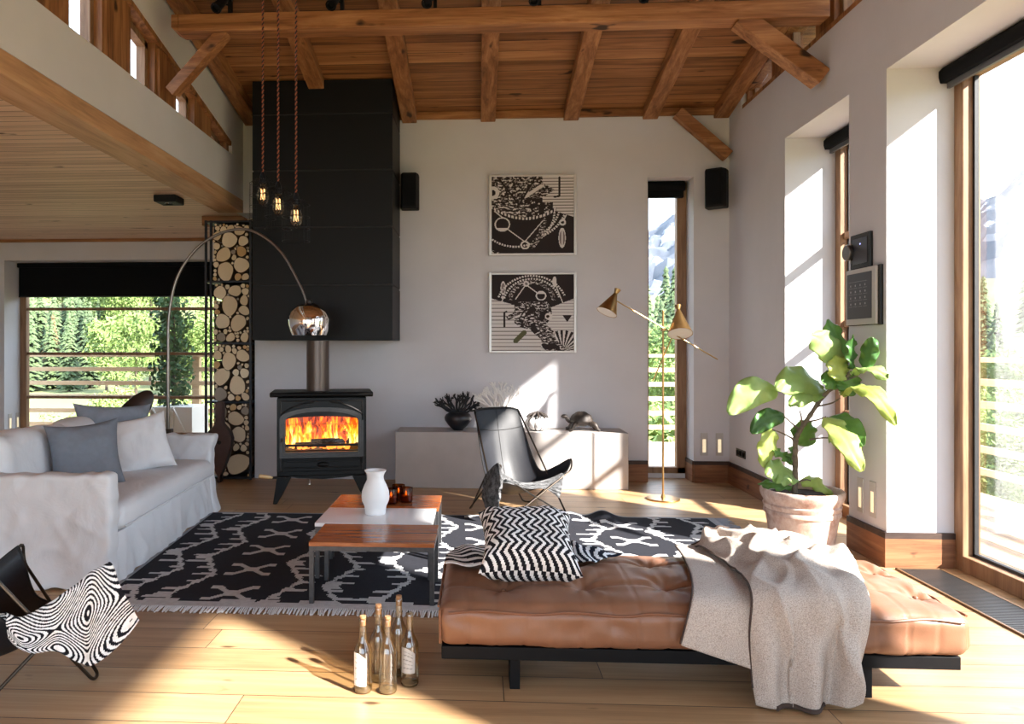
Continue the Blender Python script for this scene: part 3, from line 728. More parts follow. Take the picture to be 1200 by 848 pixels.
# ================================================================ COFFEE TABLES (three small bunching tables)
def table(x0, x1, y0, y1, z, top, label):
    t_ = thing('coffee_table', label, 'coffee table', ((x0 + x1) / 2, (y0 + y1) / 2, 0.012), 0)
    fl = 0.012; q = .022
    m = MB(); m.box(x0, x1, y0, y1, z - .022, z); m.build('tabletop', top, t_, bevel=0.002, smooth=0)
    m = MB(); m.box(x0 + .002, x1 - .002, y0 + .002, y0 + q, z - .047, z - .0225); m.box(x0 + .002, x1 - .002, y1 - q, y1 - .002, z - .047, z - .0225); m.box(x0 + .002, x0 + q, y0 + q, y1 - q, z - .047, z - .0225); m.box(x1 - q, x1 - .002, y0 + q, y1 - q, z - .047, z - .0225)
    m.build('apron', M['steel_frame'], t_, smooth=0)
    for (a, b) in ((x0 + .002, y0 + .002), (x1 - .026, y0 + .002), (x0 + .002, y1 - .026), (x1 - .026, y1 - .026)):
        m = MB(); m.box(a, a + .024, b, b + .024, fl, z - .0475); m.build('leg', M['steel_frame'], t_, smooth=0)
table(-0.92, -0.235, 3.90, 4.322, .347, M['table_wood'], 'small walnut topped table with dark steel legs, nearest the viewer in the row of three')
table(-0.985, -0.275, 4.332, 4.76, .347, M['white_lac'], 'small white topped steel table carrying the white vase')
table(-0.985, -0.26, 4.775, 5.19, .347, M['table_wood'], 'small walnut topped steel table carrying the amber candle glasses')
o = MB().lathe([(0, 0), (.062, 0), (.066, .006), (.066, .02), (.070, .05), (.086, .085), (.089, .11), (.086, .145), (.070, .185), (.055, .215), (.052, .235), (.057, .256), (.068, .272), (.070, .278), (.066, .278), (.052, .262), (.047, .235), (.05, .21), (.06, .19), (0, .05)], 48, (-.653, 4.595, .347)).build('vase', M['ceramic'], smooth=60)
tag(o, 'white ceramic baluster vase standing on the white coffee table', 'vase')
for i, (x, y, lab) in enumerate(((-.59, 4.905, 'amber candle glass beside the white vase, front left of the three'), (-.493, 4.955, 'amber candle glass at the right of the three on the walnut table'), (-.555, 5.05, 'amber candle glass half hidden behind the other two'))):
    t_ = thing('candle_holder', lab, 'candle holder', (x, y, .347), 0, 'amber candle glasses')
    m = MB(); m.lathe([(0, .001), (.040, .001), (.044, .008), (.046, .10), (.043, .10), (.041, .012), (0, .010)], 28, (x, y, .347)); m.build('glass_cup', M['amber'], t_)
    m = MB(); m.lathe([(0, .012), (.038, .012), (.038, .045), (0, .045)], 20, (x, y, .347)); w_ = m.build('candle', M['wax'], t_)
    m = MB(); m.lathe([(0, .047), (.005, .053), (.006, .06), (.003, .072), (0, .08)], 10, (x, y, .347)); m.build('flame', M['flame'], w_)

# ================================================================ BUTTERFLY CHAIRS
FT = (.34, 0.0, .485); BT = (.22, .63, .855)
FRONT = catmull([(.34, 0, .485), (.334, -.004, .425), (.292, .0, .362), (.21, .025, .315), (.11, .05, .286), (0, .055, .278)], 200)
SIDES = {s: catmull([(s * FT[0], FT[1], FT[2]), (s * .315, .17, .385), (s * .275, .33, .325), (s * .255, .43, .43), (s * .235, .53, .63), (s * BT[0], BT[1], BT[2])], 400) for s in (-1, 1)}
def sling_pt(u, v):
    """u 0..1 left to right, v 0 front .. 1 back (chair space, x right, y to the back)"""
    def side(s, v):
        x = clamp(v) * 400; i = min(int(x), 399); T = SIDES[s]; return T[i].lerp(T[i + 1], x - i)
    def back(u): a = 2 * u - 1; return V((BT[0] * a, BT[1] + .02 * (1 - a * a), BT[2] + .006 * (1 - a * a)))
    def front(u):
        a = 2 * u - 1; s = 1 if a >= 0 else -1
        p = FRONT[int(round((1 - abs(a)) * 200))]
        return V((s * p.x, p.y, p.z))
    l = side(-1, v); r = side(1, v); f = front(u); b = back(u)
    c00 = front(0); c10 = front(1); c01 = back(0); c11 = back(1)
    p = l * (1 - u) + r * u + f * (1 - v) + b * v - (c00 * (1 - u) * (1 - v) + c10 * u * (1 - v) + c01 * (1 - u) * v + c11 * u * v)
    sag = .05 * (4 * u * (1 - u)) * math.sin(PI * clamp(v * 1.05)) ** 1.0
    p = p + V((0, sag * .8 * sstep(.3, .7, v), -sag * (1 - .6 * sstep(.4, .9, v))))
    # rounded corners of the leather
    return p
def butterfly(label, loc, rot, floor):
    t_ = thing('butterfly_chair', label, 'chair', loc, rot)
    for s in (1, -1):
        ff = (.335, 0.0); bf = (.31, .60); q = .045; r0 = .010 + floor
        # front tip(s) - front foot(-s) - back tip(s) - back foot(-s) - closed loop of rod
        A = V((s * FT[0], FT[1] - .012, FT[2] + .004)); Bp = V((s * BT[0], BT[1] + .012, BT[2] + .006))
        f0 = V((-s * ff[0], ff[1], r0)); b0 = V((-s * bf[0], bf[1], r0)) 
        bs = V((-s * bf[0], bf[1], r0))
        def two(p, a, b):
            da = V((a.x - p.x, a.y - p.y, 0)).normalized(); db = V((b.x - p.x, b.y - p.y, 0)).normalized()
            return [p + da * q, p + db * q]
        fo = V((-s * ff[0], ff[1], r0)); bo = V((-s * bf[0], bf[1], r0))
        path = [A, V((s * .343, -.014, .385))] + two(fo, A, V((-s * BT[0], BT[1], 0)))
        Bo = V((-s * BT[0], BT[1] + .012, BT[2] + .006))
        path += [Bo]
        b1 = V((s * bf[0], bf[1], r0))
        path += two(b1, Bo, A) + [V((s * .347, .05, .40))]
        m = MB(); m.tube(roundpoly(path, .05, 5), .0075, 8, closed=True); m.build('rod_frame', M['rod'], t_, local=True)
    m = MB(); N = 64
    tab = [[sling_pt(i / N, j / N) for i in range(N + 1)] for j in range(N + 1)]
    def rc(u, v):
        # pull the four corners in so the leather ends in rounded tips
        a, b = 2 * u - 1, 2 * v - 1
        k = .035 * (abs(a) ** 6) * (abs(b) ** 6)
        return clamp(.5 + a / 2 * (1 - k)), clamp(.5 + b / 2 * (1 - k))
    def f(u, v):
        u2, v2 = rc(u, v); x = u2 * N; y = v2 * N; i = min(int(x), N - 1); j = min(int(y), N - 1); a = x - i; b = y - j
        return tab[j][i] * (1 - a) * (1 - b) + tab[j][i + 1] * a * (1 - b) + tab[j + 1][i] * (1 - a) * b + tab[j + 1][i + 1] * a * b
    m.grid(f, N, N); sl = m.build('leather_sling', M['leather_blk'], t_, local=True, smooth=60, solid=.007)
    sm = MB()
    sm.tube([f(i / 30, .86) + V((0, -.006, .002)) for i in range(31)], .0035, 6)
    sm.tube([f(.5, .25 + .74 * i / 30) + V((0, -.005, .004)) for i in range(31)], .0022, 6)
    edge = [f(i / 30, 0) for i in range(31)] + [f(1, i / 30) for i in range(1, 31)] + [f(1 - i / 30, 1) for i in range(1, 31)] + [f(0, 1 - i / 30) for i in range(1, 30)]
    sm.tube(edge, .0055, 6, closed=True)
    sm.build('seams', M['gasket'], sl, local=True)
    return t_, f
chA, slA = butterfly('black leather butterfly chair in front of the concrete bench', (.47, 5.90, .0135), math.radians(29.3), .0)
chB, slB = butterfly('black leather butterfly chair cut off by the lower left corner', (-1.87, 3.16, 0), math.radians(150), 0.0)
def world_of(o, p):
    c, s_ = math.cos(o.rotation_euler.z), math.sin(o.rotation_euler.z)
    return V((o.location.x + p.x * c - p.y * s_, o.location.y + p.x * s_ + p.y * c, o.location.z + p.z))

# ================================================================ DAYBED
db = thing('daybed', 'long low tan leather daybed on a black frame in the foreground', 'daybed', (.88, 3.33, 0))
m = MB(); m.box(-.15, 1.91, 2.975, 3.02, .125, .178); m.box(-.15, 1.91, 3.65, 3.695, .125, .178); m.box(-.15, -.105, 3.02, 3.65, .125, .178); m.box(1.865, 1.91, 3.02, 3.65, .125, .178)
for k in range(9): m.box(.05 + .21 * k, .10 + .21 * k, 3.02, 3.65, .14, .17)
m.build('frame', M['daybed_black'], db, bevel=0.003, smooth=0)
for x in (.13, 1.535):
    for (a, b) in ((2.99, 3.12), (3.55, 3.68)):
        m = MB(); m.box(x, x + .042, a, b, .0, .1245); m.build('leg', M['daybed_black'], db, bevel=0.003, smooth=0)
    m = MB(); m.box(x + .006, x + .036, 3.12, 3.55, .085, .1245); m.build('leg_stretcher', M['daybed_black'], db, smooth=0)
TX = [-.16 + .27 + .3475 * k for k in range(6)]; TY = [3.17, 3.475]
PW = .1158
def leather_fn(p, nn):
    q = V(p); X = p.x; Y = p.y
    a = clamp((X + .16) / 2.10); b = clamp((Y - 2.94) / .78)
    top = sstep(.3, .9, nn.z); front = max(0, -nn.y) * (1 - top); side = 1 - top - front
    if nn.z > 0.05:
        q.z += .045 * (math.sin(PI * a) ** .35) * (math.sin(PI * b) ** .6) * top
        dip = 0.0; wrinkle = 0.0
        for tx in TX:
            for ty in TY:
                dx, dy = X - tx, Y - ty; d = math.hypot(dx, dy)
                dip += math.exp(-(d / .085) ** 2) + .9 * math.exp(-(d / .028) ** 2)
                an = math.atan2(dy, dx); wrinkle += math.cos(an * 8 + tx * 5) * math.exp(-((d - .075) / .055) ** 2)
        q.z -= .022 * dip * top; q.z += .0035 * wrinkle * top
        # soft fold lines between buttons
        for ty in TY: q.z -= .007 * math.exp(-((Y - ty) / .022) ** 2) * top
    # stitched panel seams
    s = ((X + .16) / PW) % 1.0; s = min(s, 1 - s) * PW
    g = math.exp(-(s / .006) ** 2)
    q += nn * (-.004 * g * (1 - .4 * top))
    # swelling between seams near the upper edge
    e = math.exp(-((p.z - .335) / .03) ** 2) * (1 - top)
    q += nn * (.012 * e * (.6 + .5 * nz(X * 6, Y * 6)))
    q += nn * (.008 * nz(X * 4, Y * 4, p.z * 6) + .0045 * nz(X * 13, Y * 11, p.z * 18))
    if front > .3: q += nn * (.006 * math.sin(X * 23 + p.z * 40 + 3 * nz(X * 3, p.z * 4)) * sstep(.18, .3, p.z) * (.4 + nz(X * 5, 8)))
    return q
m = MB(); m.rbox(-.165, 1.945, 2.94, 3.715, .18, .35, .055, (210, 70, 14), leather_fn); cu = m.build('mattress', M['leather_tan'], db, smooth=60)
m = MB()
def edge_z(X): return .331 + .006 * math.sin(X * 2 * PI / .3475 + 1) + .004 * nz(X * 9, 2)
for y, s in ((2.950, 1), (3.705, -1)): m.tube([(-.12 + 2.02 * i / 120, y - s * (.009 + .006 * nz((-.12 + 2.02 * i / 120) * 6, y)), edge_z(-.12 + 2.02 * i / 120)) for i in range(121)], .0055, 6)
for x, s in ((-.163, -1), (1.940, 1)): m.tube([(x, 2.99 + .67 * i / 40, edge_z(i * .03)) for i in range(41)], .0055, 6)
m.tube([(-.155 + 0.0, 2.950, .20 + .135 * i / 12) for i in range(13)], .005, 6)
m.build('piping', M['tan_pipe'], cu)
for tx in TX:
    for ty in TY:
        m = MB(); m.sphere((tx, ty, .357 - .010), .012, 10, 6, (1, 1, .5)); m.build('button', M['tan_pipe'], cu)

# ================================================================ STOVE
sx0, sx1, sy0, sy1 = -1.86, -1.06, 6.50, 6.98; scx = -1.46
st = thing('wood_stove', 'black cast iron wood stove burning under the chimney breast', 'stove', (scx, 6.74, 0))
def arch(w, zb, zs_, rise, n=16):
    """closed outline with flat bottom and a low arched top"""
    return [(scx - w, zb), (scx + w, zb), (scx + w, zs_)] + [(scx + w * math.cos(PI * k / n) , zs_ + rise * math.sin(PI * k / n)) for k in range(1, n)] + [(scx - w, zs_)]
m = MB(); m.box(sx0, sx0 + .03, sy0 + .02, sy1, .245, .955); m.box(sx1 - .03, sx1, sy0 + .02, sy1, .245, .955); m.box(sx0, sx1, sy1 - .03, sy1, .245, .955); m.box(sx0, sx1, sy0 + .02, sy1, .245, .29); m.box(sx0, sx1, sy0 + .02, sy1, .90, .955)
m.build('body', M['iron'], st, bevel=0.006, smooth=0)
m = MB(); m.prism([(sy0 - .035, .962), (sy0 - .055, .975), (sy0 - .055, .99), (sy0 - .04, 1.005), (sy1 + .02, 1.005), (sy1 + .02, .962)], sx0 - .06, sx1 + .06, 'x'); m.build('top_plate', M['iron'], st, bevel=0.008, smooth=0)
def ring(outer, inner, y0, y1, mb):
    n = len(outer); vs = [(p[0], y0, p[1]) for p in outer] + [(p[0], y0, p[1]) for p in inner] + [(p[0], y1, p[1]) for p in outer] + [(p[0], y1, p[1]) for p in inner]
    fs = []
    for i in range(n):
        j = (i + 1) % n
        fs += [(i, j, n + j, n + i), (2 * n + j, 2 * n + i, 3 * n + i, 3 * n + j), (j, i, 2 * n + i, 2 * n + j), (n + i, n + j, 3 * n + j, 3 * n + i)]
    mb.add(vs, fs)
m = MB(); full = [(sx0, .29), (sx1, .29), (sx1, .94)] + [(sx1 - (sx1 - sx0) * k / 16, .94) for k in range(1, 16)] + [(sx0, .94)]
ring(full, arch(.36, .435, .765, .085), sy0 + .005, sy0 + .03, m)
m.build('front_plate', M['iron'], st, smooth=30)
m = MB(); ring(arch(.375, .415, .765, .105), arch(.345, .445, .755, .09), sy0 - .03, sy0 + .012, m); ring(arch(.355, .435, .76, .096), arch(.325, .465, .75, .08), sy0 - .02, sy0 + .014, m)
d_ = m.build('door', M['iron_lite'], st, smooth=30)
m = MB(); ring([(scx - .33, .715), (scx + .33, .715), (scx + .33, .765)] + [(scx + .33 * math.cos(PI * k / 16), .765 + .085 * math.sin(PI * k / 16)) for k in range(1, 16)] + [(scx - .33, .765)],
                [(scx - .329, .716), (scx + .329, .716), (scx + .329, .755)] + [(scx + .329 * math.cos(PI * k / 16), .755 + .03 * math.sin(PI * k / 16)) for k in range(1, 16)] + [(scx - .329, .755)], sy0 - .012, sy0 + .02, m)
m.build('door_arch_panel', M['iron'], d_, smooth=30)
m = MB(); m.prism(arch(.335, .455, .75, .085), sy0 + .004, sy0 + .008, 'y'); m.build('door_glass', M['stoveglass'], d_, smooth=0)
m = MB(); m.box(scx - .33, scx + .33, sy0 - .016, sy0 + .01, .515, .535); m.box(scx - .33, scx + .33, sy0 - .014, sy0 + .01, .468, .482); m.build('grate_bars', M['iron'], d_, bevel=.003, smooth=0)
m = MB()
for s in (-1, 1): m.tube([(scx + s * (.07 + .29 * k / 12), sy0 + .0, .912 - .10 * (k / 12) ** 2.0) for k in range(13)], .008, 6)
m.tube([(scx - .37, sy0, .925), (scx + .37, sy0, .925)], .006, 6); m.tube([(sx0 + .035, sy0, .30), (sx0 + .035, sy0, .925)], .006, 6); m.tube([(sx1 - .035, sy0, .30), (sx1 - .035, sy0, .925)], .006, 6)
m.build('front_moulding', M['iron_lite'], st)
m = MB(); m.box(scx - .345, scx + .345, sy0 - .014, sy0 + .004, .295, .405); m.box(scx - .335, scx + .335, sy0 - .022, sy0 - .010, .375, .392); m.box(scx - .335, scx + .335, sy0 - .022, sy0 - .010, .318, .332)
d2 = m.build('ash_drawer', M['iron'], st, bevel=.004, smooth=0)
m = MB(); m.sphere((scx + .01, sy0 - .020, .352), .055, 20, 10, (1, .35, .42)); m.build('drawer_handle', M['iron'], d2)
for (a, z) in ((sx1 - .035, .78), (sx1 - .035, .39)):
    m = MB(); m.tube([(a, sy0 - .022, z - .03), (a, sy0 - .022, z + .03)], .013, 10); m.build('hinge', M['iron'], st)
m = MB(); m.cbox((sx0 + .045, sy0 - .03, .56), (.022, .03, .07)); m.sphere((sx0 + .045, sy0 - .05, .575), .014, 10, 8); m.build('latch', M['iron_lite'], st, bevel=.003)
m = MB(); m.box(sx0 - .04, sx0 + .08, sy0 - .03, sy0 + .02, .232, .25); k_ = m.build('lever', M['iron'], st, bevel=.004, smooth=0)
m = MB(); m.tube([(sx0 - .03, sy0 - .02, .243), (sx0 - .07, sy0 - .03, .252), (sx0 - .15, sy0 - .06, .268)], lambda t: .008 + .011 * math.sin(min(1, t * 1.2) * PI / 2), 10); m.build('lever_handle', M['blade_wood'], k_)
for s, x in ((-1, sx0), (1, sx1)):
    for y, d in ((sy0 + .0, -1), (sy1 - .10, 1)):
        m = MB(); a = x + s * .01
        pts = [(x - s * .0, .245), (x - s * .13, .245), (x - s * .06, .10), (x + s * .0, .0), (x + s * .035, .0), (x + s * .02, .10)]
        if s < 0: pts = pts
        m.prism(pts, y, y + .07, 'y'); m.build('leg', M['iron'], st, bevel=.006, smooth=0)
m = MB(); m.prism([(scx - .33, .245), (scx - .2, .225), (scx, .212), (scx + .2, .225), (scx + .33, .245)], sy0 + .02, sy0 + .05, 'y'); m.build('apron', M['iron'], st, smooth=0)
m = MB(); m.tube([(scx - .11, sy0, .21), (scx - .11, sy0 - .012, .18)], .004, 6); m.sphere((scx - .11, sy0 - .014, .175), .012, 10, 6); m.build('air_knob', M['chrome'], st)
m = MB(); m.lathe([(.104, 1.0045), (.104, 1.47)], 36, (-1.50, 6.72, 0)); m.build('flue_pipe', M['flue'], st)
m = MB(); m.box(sx0 + .03, sx1 - .03, sy1 - .06, sy1 - .03, .29, .90); m.box(sx0 + .03, sx1 - .03, sy0 + .05, sy1 - .06, .44, .46); m.build('fire_chamber', simple('sooty_brick', S(58, 36, 26), .9), st, smooth=0)
fm = NT('fire'); co = fm.coord(); sp = fm.n('ShaderNodeSeparateXYZ'); fm.link(co, sp.inputs[0])
hh = fm.math('DIVIDE', fm.math('SUBTRACT', sp.outputs[2], .50), .32)
nn_ = fm.noise(fm.mapping(co, (14, 5, 4)), 1.0, 4, .6, 1.5)
ff = fm.math('ADD', fm.math('MULTIPLY', nn_, 1.25), fm.math('MULTIPLY', hh, -.42))
c = fm.ramp(ff, [(.28, S(96, 14, 2)), (.42, S(236, 84, 8)), (.56, S(255, 176, 36)), (.70, S(255, 240, 160))])
fm.p(Base_Color=(0, 0, 0), Emission_Color=c, Emission_Strength=1.2); M['fire'] = fm.m
fr = MB(); rr = random.Random(3)
for k in range(34):
    x = scx - .31 + .62 * (k + rr.random() * .8) / 34; y = 6.62 + .22 * rr.random(); h = (.17 + .15 * rr.random()) * (1 - .35 * abs(x - scx + .05) / .3); w_ = .022 + .03 * rr.random(); ph = rr.random() * 6
    pts = [(x + .025 * math.sin(t * 5 + ph) * t, y, .49 + h * t) for t in [q / 10 for q in range(11)]]
    fr.tube(pts, lambda t, w_=w_: w_ * (math.sin(PI * (t * .93 + .06)) ** .8) * (1 - .5 * t) + .001, 8)
fr.build('flames', M['fire'], st, smooth=80)
em = emit('embers_glow', (1.0, .22, .03), 1.6)
m = MB()
for k in range(26): m.sphere((scx - .27 + .54 * rr.random(), 6.56 + .1 * rr.random(), .492 + .01 * rr.random()), .012 + .014 * rr.random(), 6, 5)
m.build('embers', em, st)['kind'] = 'stuff'
m = MB(); m.box(scx - .34, scx + .34, 6.84, 6.90, .5, .82); m.build('back_fire_glow', M['fire'], st, smooth=0)
for (a, b, z) in ((-1.70, -1.35, .51), (-1.56, -1.22, .54)):
    m = MB(); m.tube([(a, 6.60, z), ((a + b) / 2, 6.59, z + .012), (b, 6.63, z)], lambda t: .03 + .006 * math.sin(t * 9), 10); m.build('burning_log', simple('charred_log', S(30, 22, 20), .95, bump=.5, bscale=60), st)

st.rotation_euler.z = math.radians(11.5)
# ================================================================ FIREWOOD RACK
rx0, rx1, ry0, ry1 = -2.915, -2.41, 7.60, 7.90
rk_ = thing('firewood_rack', 'tall black steel firewood rack left of the chimney breast', 'firewood rack', ((rx0 + rx1) / 2, 7.75, 0))
for (a, b) in ((rx0, ry0), (rx1 - .022, ry0), (rx0, ry1 - .022), (rx1 - .022, ry1 - .022), (rx0 + .055, ry0 + .0)):
    m = MB(); m.box(a, a + .022, b, b + .022, .0, 2.765); m.build('post', M['rack'], rk_, smooth=0)
ZS = [0.012, .815, 1.445, 2.10]
for z in ZS + [2.74]:
    m = MB(); m.box(rx0, rx1, ry0 - .004, ry1, z, z + .02); m.build('shelf', M['rack'], rk_, smooth=0)
m = MB(); m.box(rx0 + .08, rx1, ry1 + .002, ry1 + .012, .0, 2.765); m.build('back_sheet', M['gasket'], rk_, smooth=0)
bk = simple('log_bark', S(92, 70, 52), .95, var=.35, vscale=25, bump=.8, bscale=40)
def cutmat(name, a, b):
    t = NT(name); co = t.coord(); ln = t.n('ShaderNodeVectorMath', operation='LENGTH'); mp = t.mapping(co, (1, 0, 1)); t.link(mp, ln.inputs[0])
    f = t.math('ADD', t.math('MULTIPLY', ln.outputs['Value'], 190.0), t.math('MULTIPLY', t.noise(co, 22, 4), 9.0))
    s_ = t.math('SINE', f); nn2 = t.noise(co, 18, 5)
    c = t.mix(t.math('ADD', t.math('MULTIPLY', s_, .10), nn2), a, b); t.link(c, t.b.inputs['Base Color']); t.p(Roughness=.85); return t.m
CUT = [cutmat('cut_pale', S(246, 232, 204), S(206, 176, 132)), cutmat('cut_honey', S(232, 202, 150), S(184, 134, 84)), cutmat('cut_grey', S(186, 176, 162), S(126, 112, 98)), cutmat('cut_cream', S(250, 240, 218), S(222, 196, 156))]
rr = random.Random(21)
BAY = ['bottom', 'second lowest', 'third', 'top']
pmesh = []
for mi in range(8):
    r2 = random.Random(mi); ax = 1 + .22 * (r2.random() - .3); ph = r2.random() * 6; n = 22
    poly = [((1 + .05 * math.sin(3 * t + ph) + .03 * math.sin(5 * t + 2 * ph)) * math.cos(t) * ax, (1 + .05 * math.sin(3 * t + ph) + .03 * math.sin(4 * t)) * math.sin(t) / ax) for t in [2 * PI * k / n for k in range(n)]]
    vs = [(p[0] * .93, 0.0, p[1] * .93) for p in poly] + [(p[0], .006, p[1]) for p in poly] + [(p[0], .28, p[1]) for p in poly]
    fs = [tuple(range(n))]; ms = [1]
    for a in (0, n):
        for i in range(n): j = (i + 1) % n; fs.append((a + i, a + n + i, a + n + j, a + j)); ms.append(0)
    fs.append(tuple(range(2 * n, 3 * n))[::-1]); ms.append(0)
    me = bpy.data.meshes.new('firewood_log'); me.from_pydata(vs, [], fs); me.materials.append(bk); me.materials.append(CUT[[0, 3, 0, 3, 2, 1, 0, 3][mi]]); me.polygons.foreach_set('material_index', ms)
    bm = bmesh.new(); bm.from_mesh(me); bmesh.ops.recalc_face_normals(bm, faces=bm.faces); bm.to_mesh(me); bm.free(); me.update(); pmesh.append(me)
def place_log(x, z, r, bay, special=None):
    o = bpy.data.objects.new('firewood_log', rr.choice(pmesh)); COL.objects.link(o)
    d = rr.random() * .02
    o.location = (x, ry0 + .008 + d, z); o.scale = (r, 1, r); o.rotation_euler = (0, rr.random() * 6.28, 0)
    size = 'small' if r < .038 else ('middle sized' if r < .062 else 'large')
    lab = special or '%s round of split firewood in the %s bay of the black rack' % (size, BAY[bay])
    tag(o, lab, 'firewood log', None if special else '%s logs in the %s bay' % (size, BAY[bay]))
for bay in range(4):
    z0 = ZS[bay] + .021; z1 = (ZS[bay + 1] if bay < 3 else 2.74) - .001; cs = []
    xa, xb = rx0 + .082, rx1 - .024
    if bay == 0:
        place_log((xb - .125), z0 + .135, .122, 0, 'very large brown log end at the foot of the black firewood rack'); cs.append((xb - .125, z0 + .135, .138))
    for target, tries in ((.092, 60), (.076, 260), (.056, 700), (.042, 1200), (.03, 3500), (.021, 6000), (.015, 4000)):
        for _ in range(tries):
            r = target * (.88 + .24 * rr.random()); x = rr.uniform(xa + r, xb - r); z = rr.uniform(z0 + r, z1 - r)
            if all((x - a) ** 2 + (z - b) ** 2 > ((r + q) * 1.0) ** 2 for a, b, q in cs):
                # settle downwards
                for _k in range(60):
                    moved = False
                    for dx, dz in ((0, -.004), (.003, -.003), (-.003, -.003)):
                        X, Z = x + dx, z + dz
                        if xa + r < X < xb - r and Z > z0 + r and all((X - a) ** 2 + (Z - b) ** 2 > (r + q) ** 2 for a, b, q in cs): x, z = X, Z; moved = True; break
                    if not moved: break
                cs.append((x, z, r)); place_log(x, z, r * 1.0, bay)

# ---------------------------------------------------------------- bellows leaning on the rack, and the dark chair back behind the sofa
t_ = thing('fire_bellows', 'big brown leather fire bellows leaning against the firewood rack', 'bellows', (-2.70, 7.47, 0.0))
def bell(w=1.0): 
    half = [(.012, .0), (.014, .075), (.03, .10), (.05, .15), (.095, .27), (.128, .38), (.135, .46), (.115, .53), (.07, .575), (.038, .61), (.034, .66), (.036, .80), (.03, .835), (.0, .84)]
    return [(-2.70 + x * w, z) for x, z in half] + [(-2.70 - x * w, z) for x, z in half[::-1][1:]]
m = MB(); m.prism(bell(), 7.42, 7.44, 'y'); bb = m.build('front_board', M['bellows'], t_, bevel=.005, smooth=0)
m = MB(); m.prism(bell(), 7.505, 7.525, 'y'); m.build('back_board', M['bellows'], t_, bevel=.005, smooth=0)
m = MB(); m.prism([p for p in bell(.93) if p[1] < .6], 7.44, 7.505, 'y'); m.build('leather_bag', simple('dark_folded_leather', S(52, 42, 42), .6), t_, smooth=0)
m = MB(); m.tube([(-2.70, 7.47, .10), (-2.70, 7.47, .0)], lambda t: lerp(.022, .010, t), 10); m.build('nozzle', M['iron'], t_)
m = MB(); m.lathe([(0, 0), (.02, 0), (.02, .004), (0, .004)], 16, (-2.69, 7.419, .42), Matrix.Rotation(PI / 2, 3, 'X')); m.build('air_hole', M['gasket'], bb)
t_ = thing('lounge_chair', 'dark brown curved chair back peeking above the sofa pillows', 'chair', (-3.22, 6.75, 0))
cB_ = V((-3.20, 6.70, .86)); Rl = Matrix.Rotation(math.radians(38), 3, 'Y') @ Matrix.Rotation(math.radians(-14), 3, 'X')
m = MB(); m.sphere(cB_ - Rl @ V((0, 0, .13)), 1.0, 28, 20, (.125, .035, .30), lambda p, u, v: V((p.x, p.y + .9 * p.x * p.x, p.z)), Rl); m.build('backrest', M['dark_wood'], t_, smooth=80)
m = MB(); m.rbox(-3.62, -3.18, 6.36, 6.78, .40, .45, .02, (6, 6, 3)); m.build('seat', M['dark_wood'], t_, smooth=60)
m = MB(); m.bar((-3.36, 6.72, .44), (-3.30, 6.715, .68), .05, .03, up=(0, 1, 0)); m.build('back_post', M['dark_wood'], t_, smooth=0)
for (a, b) in ((-3.58, 6.42), (-3.24, 6.42), (-3.58, 6.72), (-3.24, 6.72)):
    m = MB(); m.tube([(a, b, 0), (a, b, .40)], .018, 8); m.build('leg', M['dark_wood'], t_)

# ================================================================ CONCRETE BENCH AND WHAT STANDS ON IT
BX0, BX1, BY0, BZ = -.832, 1.485, 7.255, .562
m = MB(); m.box(BX0, BX1, BY0, YB - .002, 0, BZ); o = m.build('concrete_bench', M['concrete'], bevel=.006, smooth=0); tag(o, 'long pale concrete bench along the back wall under the prints', 'bench')
def branch(mb, p, d, L, r, depth, rnd, spread=.55, seg=6, flat=1.0):
    q = p + d * L; mid = p + d * L * .5 + V((rnd.uniform(-1, 1), rnd.uniform(-1, 1) * flat, rnd.uniform(-1, 1))) * L * .10
    mb.tube([p, mid, q], lambda t: lerp(r, r * .72, t), seg)
    if depth == 0: mb.sphere(q, r * .8, 6, 4); return
    for k in range(2 if rnd.random() < .7 else 3):
        e = (d + V((rnd.uniform(-1, 1), rnd.uniform(-1, 1) * flat, rnd.uniform(-.7, 1))) * spread).normalized()
        branch(mb, q, e, L * rnd.uniform(.62, .86), r * .74, depth - 1, rnd, spread, seg, flat)
vx, vy = -.205, 7.45
t_ = thing('coral_vase', 'dark egg shaped vase holding black coral on the concrete bench', 'vase', (vx, vy, BZ))
m = MB(); m.lathe([(0, 0), (.05, 0), (.056, .008), (.10, .05), (.135, .10), (.14, .13), (.125, .16), (.085, .183), (.055, .19), (.05, .185), (.0, .17)], 36, (vx, vy, BZ)); m.build('vase_body', M['vase_b'], t_, smooth=60)
m = MB(); rr2 = random.Random(5)
for k in range(10):
    a = -1.25 + 2.5 * k / 9; branch(m, V((vx + .035 * a, vy + rr2.uniform(-.03, .03), BZ + .16)), V((math.sin(a), rr2.uniform(-.25, .25), math.cos(a) * .9 + .2)).normalized(), .085, .0155, 3, rr2, .6)
m.build('black_coral', M['coral_b'], t_, smooth=80)
vx, vy = .245, 7.48
t_ = thing('white_coral', 'white branching sea coral on a small stand behind the butterfly chair', 'coral', (vx, vy, BZ))
m = MB(); m.box(vx - .075, vx + .075, vy - .05, vy + .05, BZ, BZ + .035); m.build('stand', M['daybed_black'], t_, bevel=.004, smooth=0)
m = MB(); rr2 = random.Random(11)
m.tube([(vx, vy, BZ + .035), (vx, vy, BZ + .12)], .018, 8)
for k in range(7):
    a = -.85 + 1.7 * k / 6; branch(m, V((vx, vy, BZ + .10)), V((math.sin(a), rr2.uniform(-.1, .1), math.cos(a))).normalized(), .120, .020, 4, rr2, .5, 5, .3)
m.build('coral_branches', M['coral_w'], t_, smooth=80)
vx, vy = .605, 7.44
t_ = thing('pumpkin_ornament', 'white ribbed pumpkin ornament with black stripes and dark crown on the bench', 'ornament', (vx, vy, BZ))
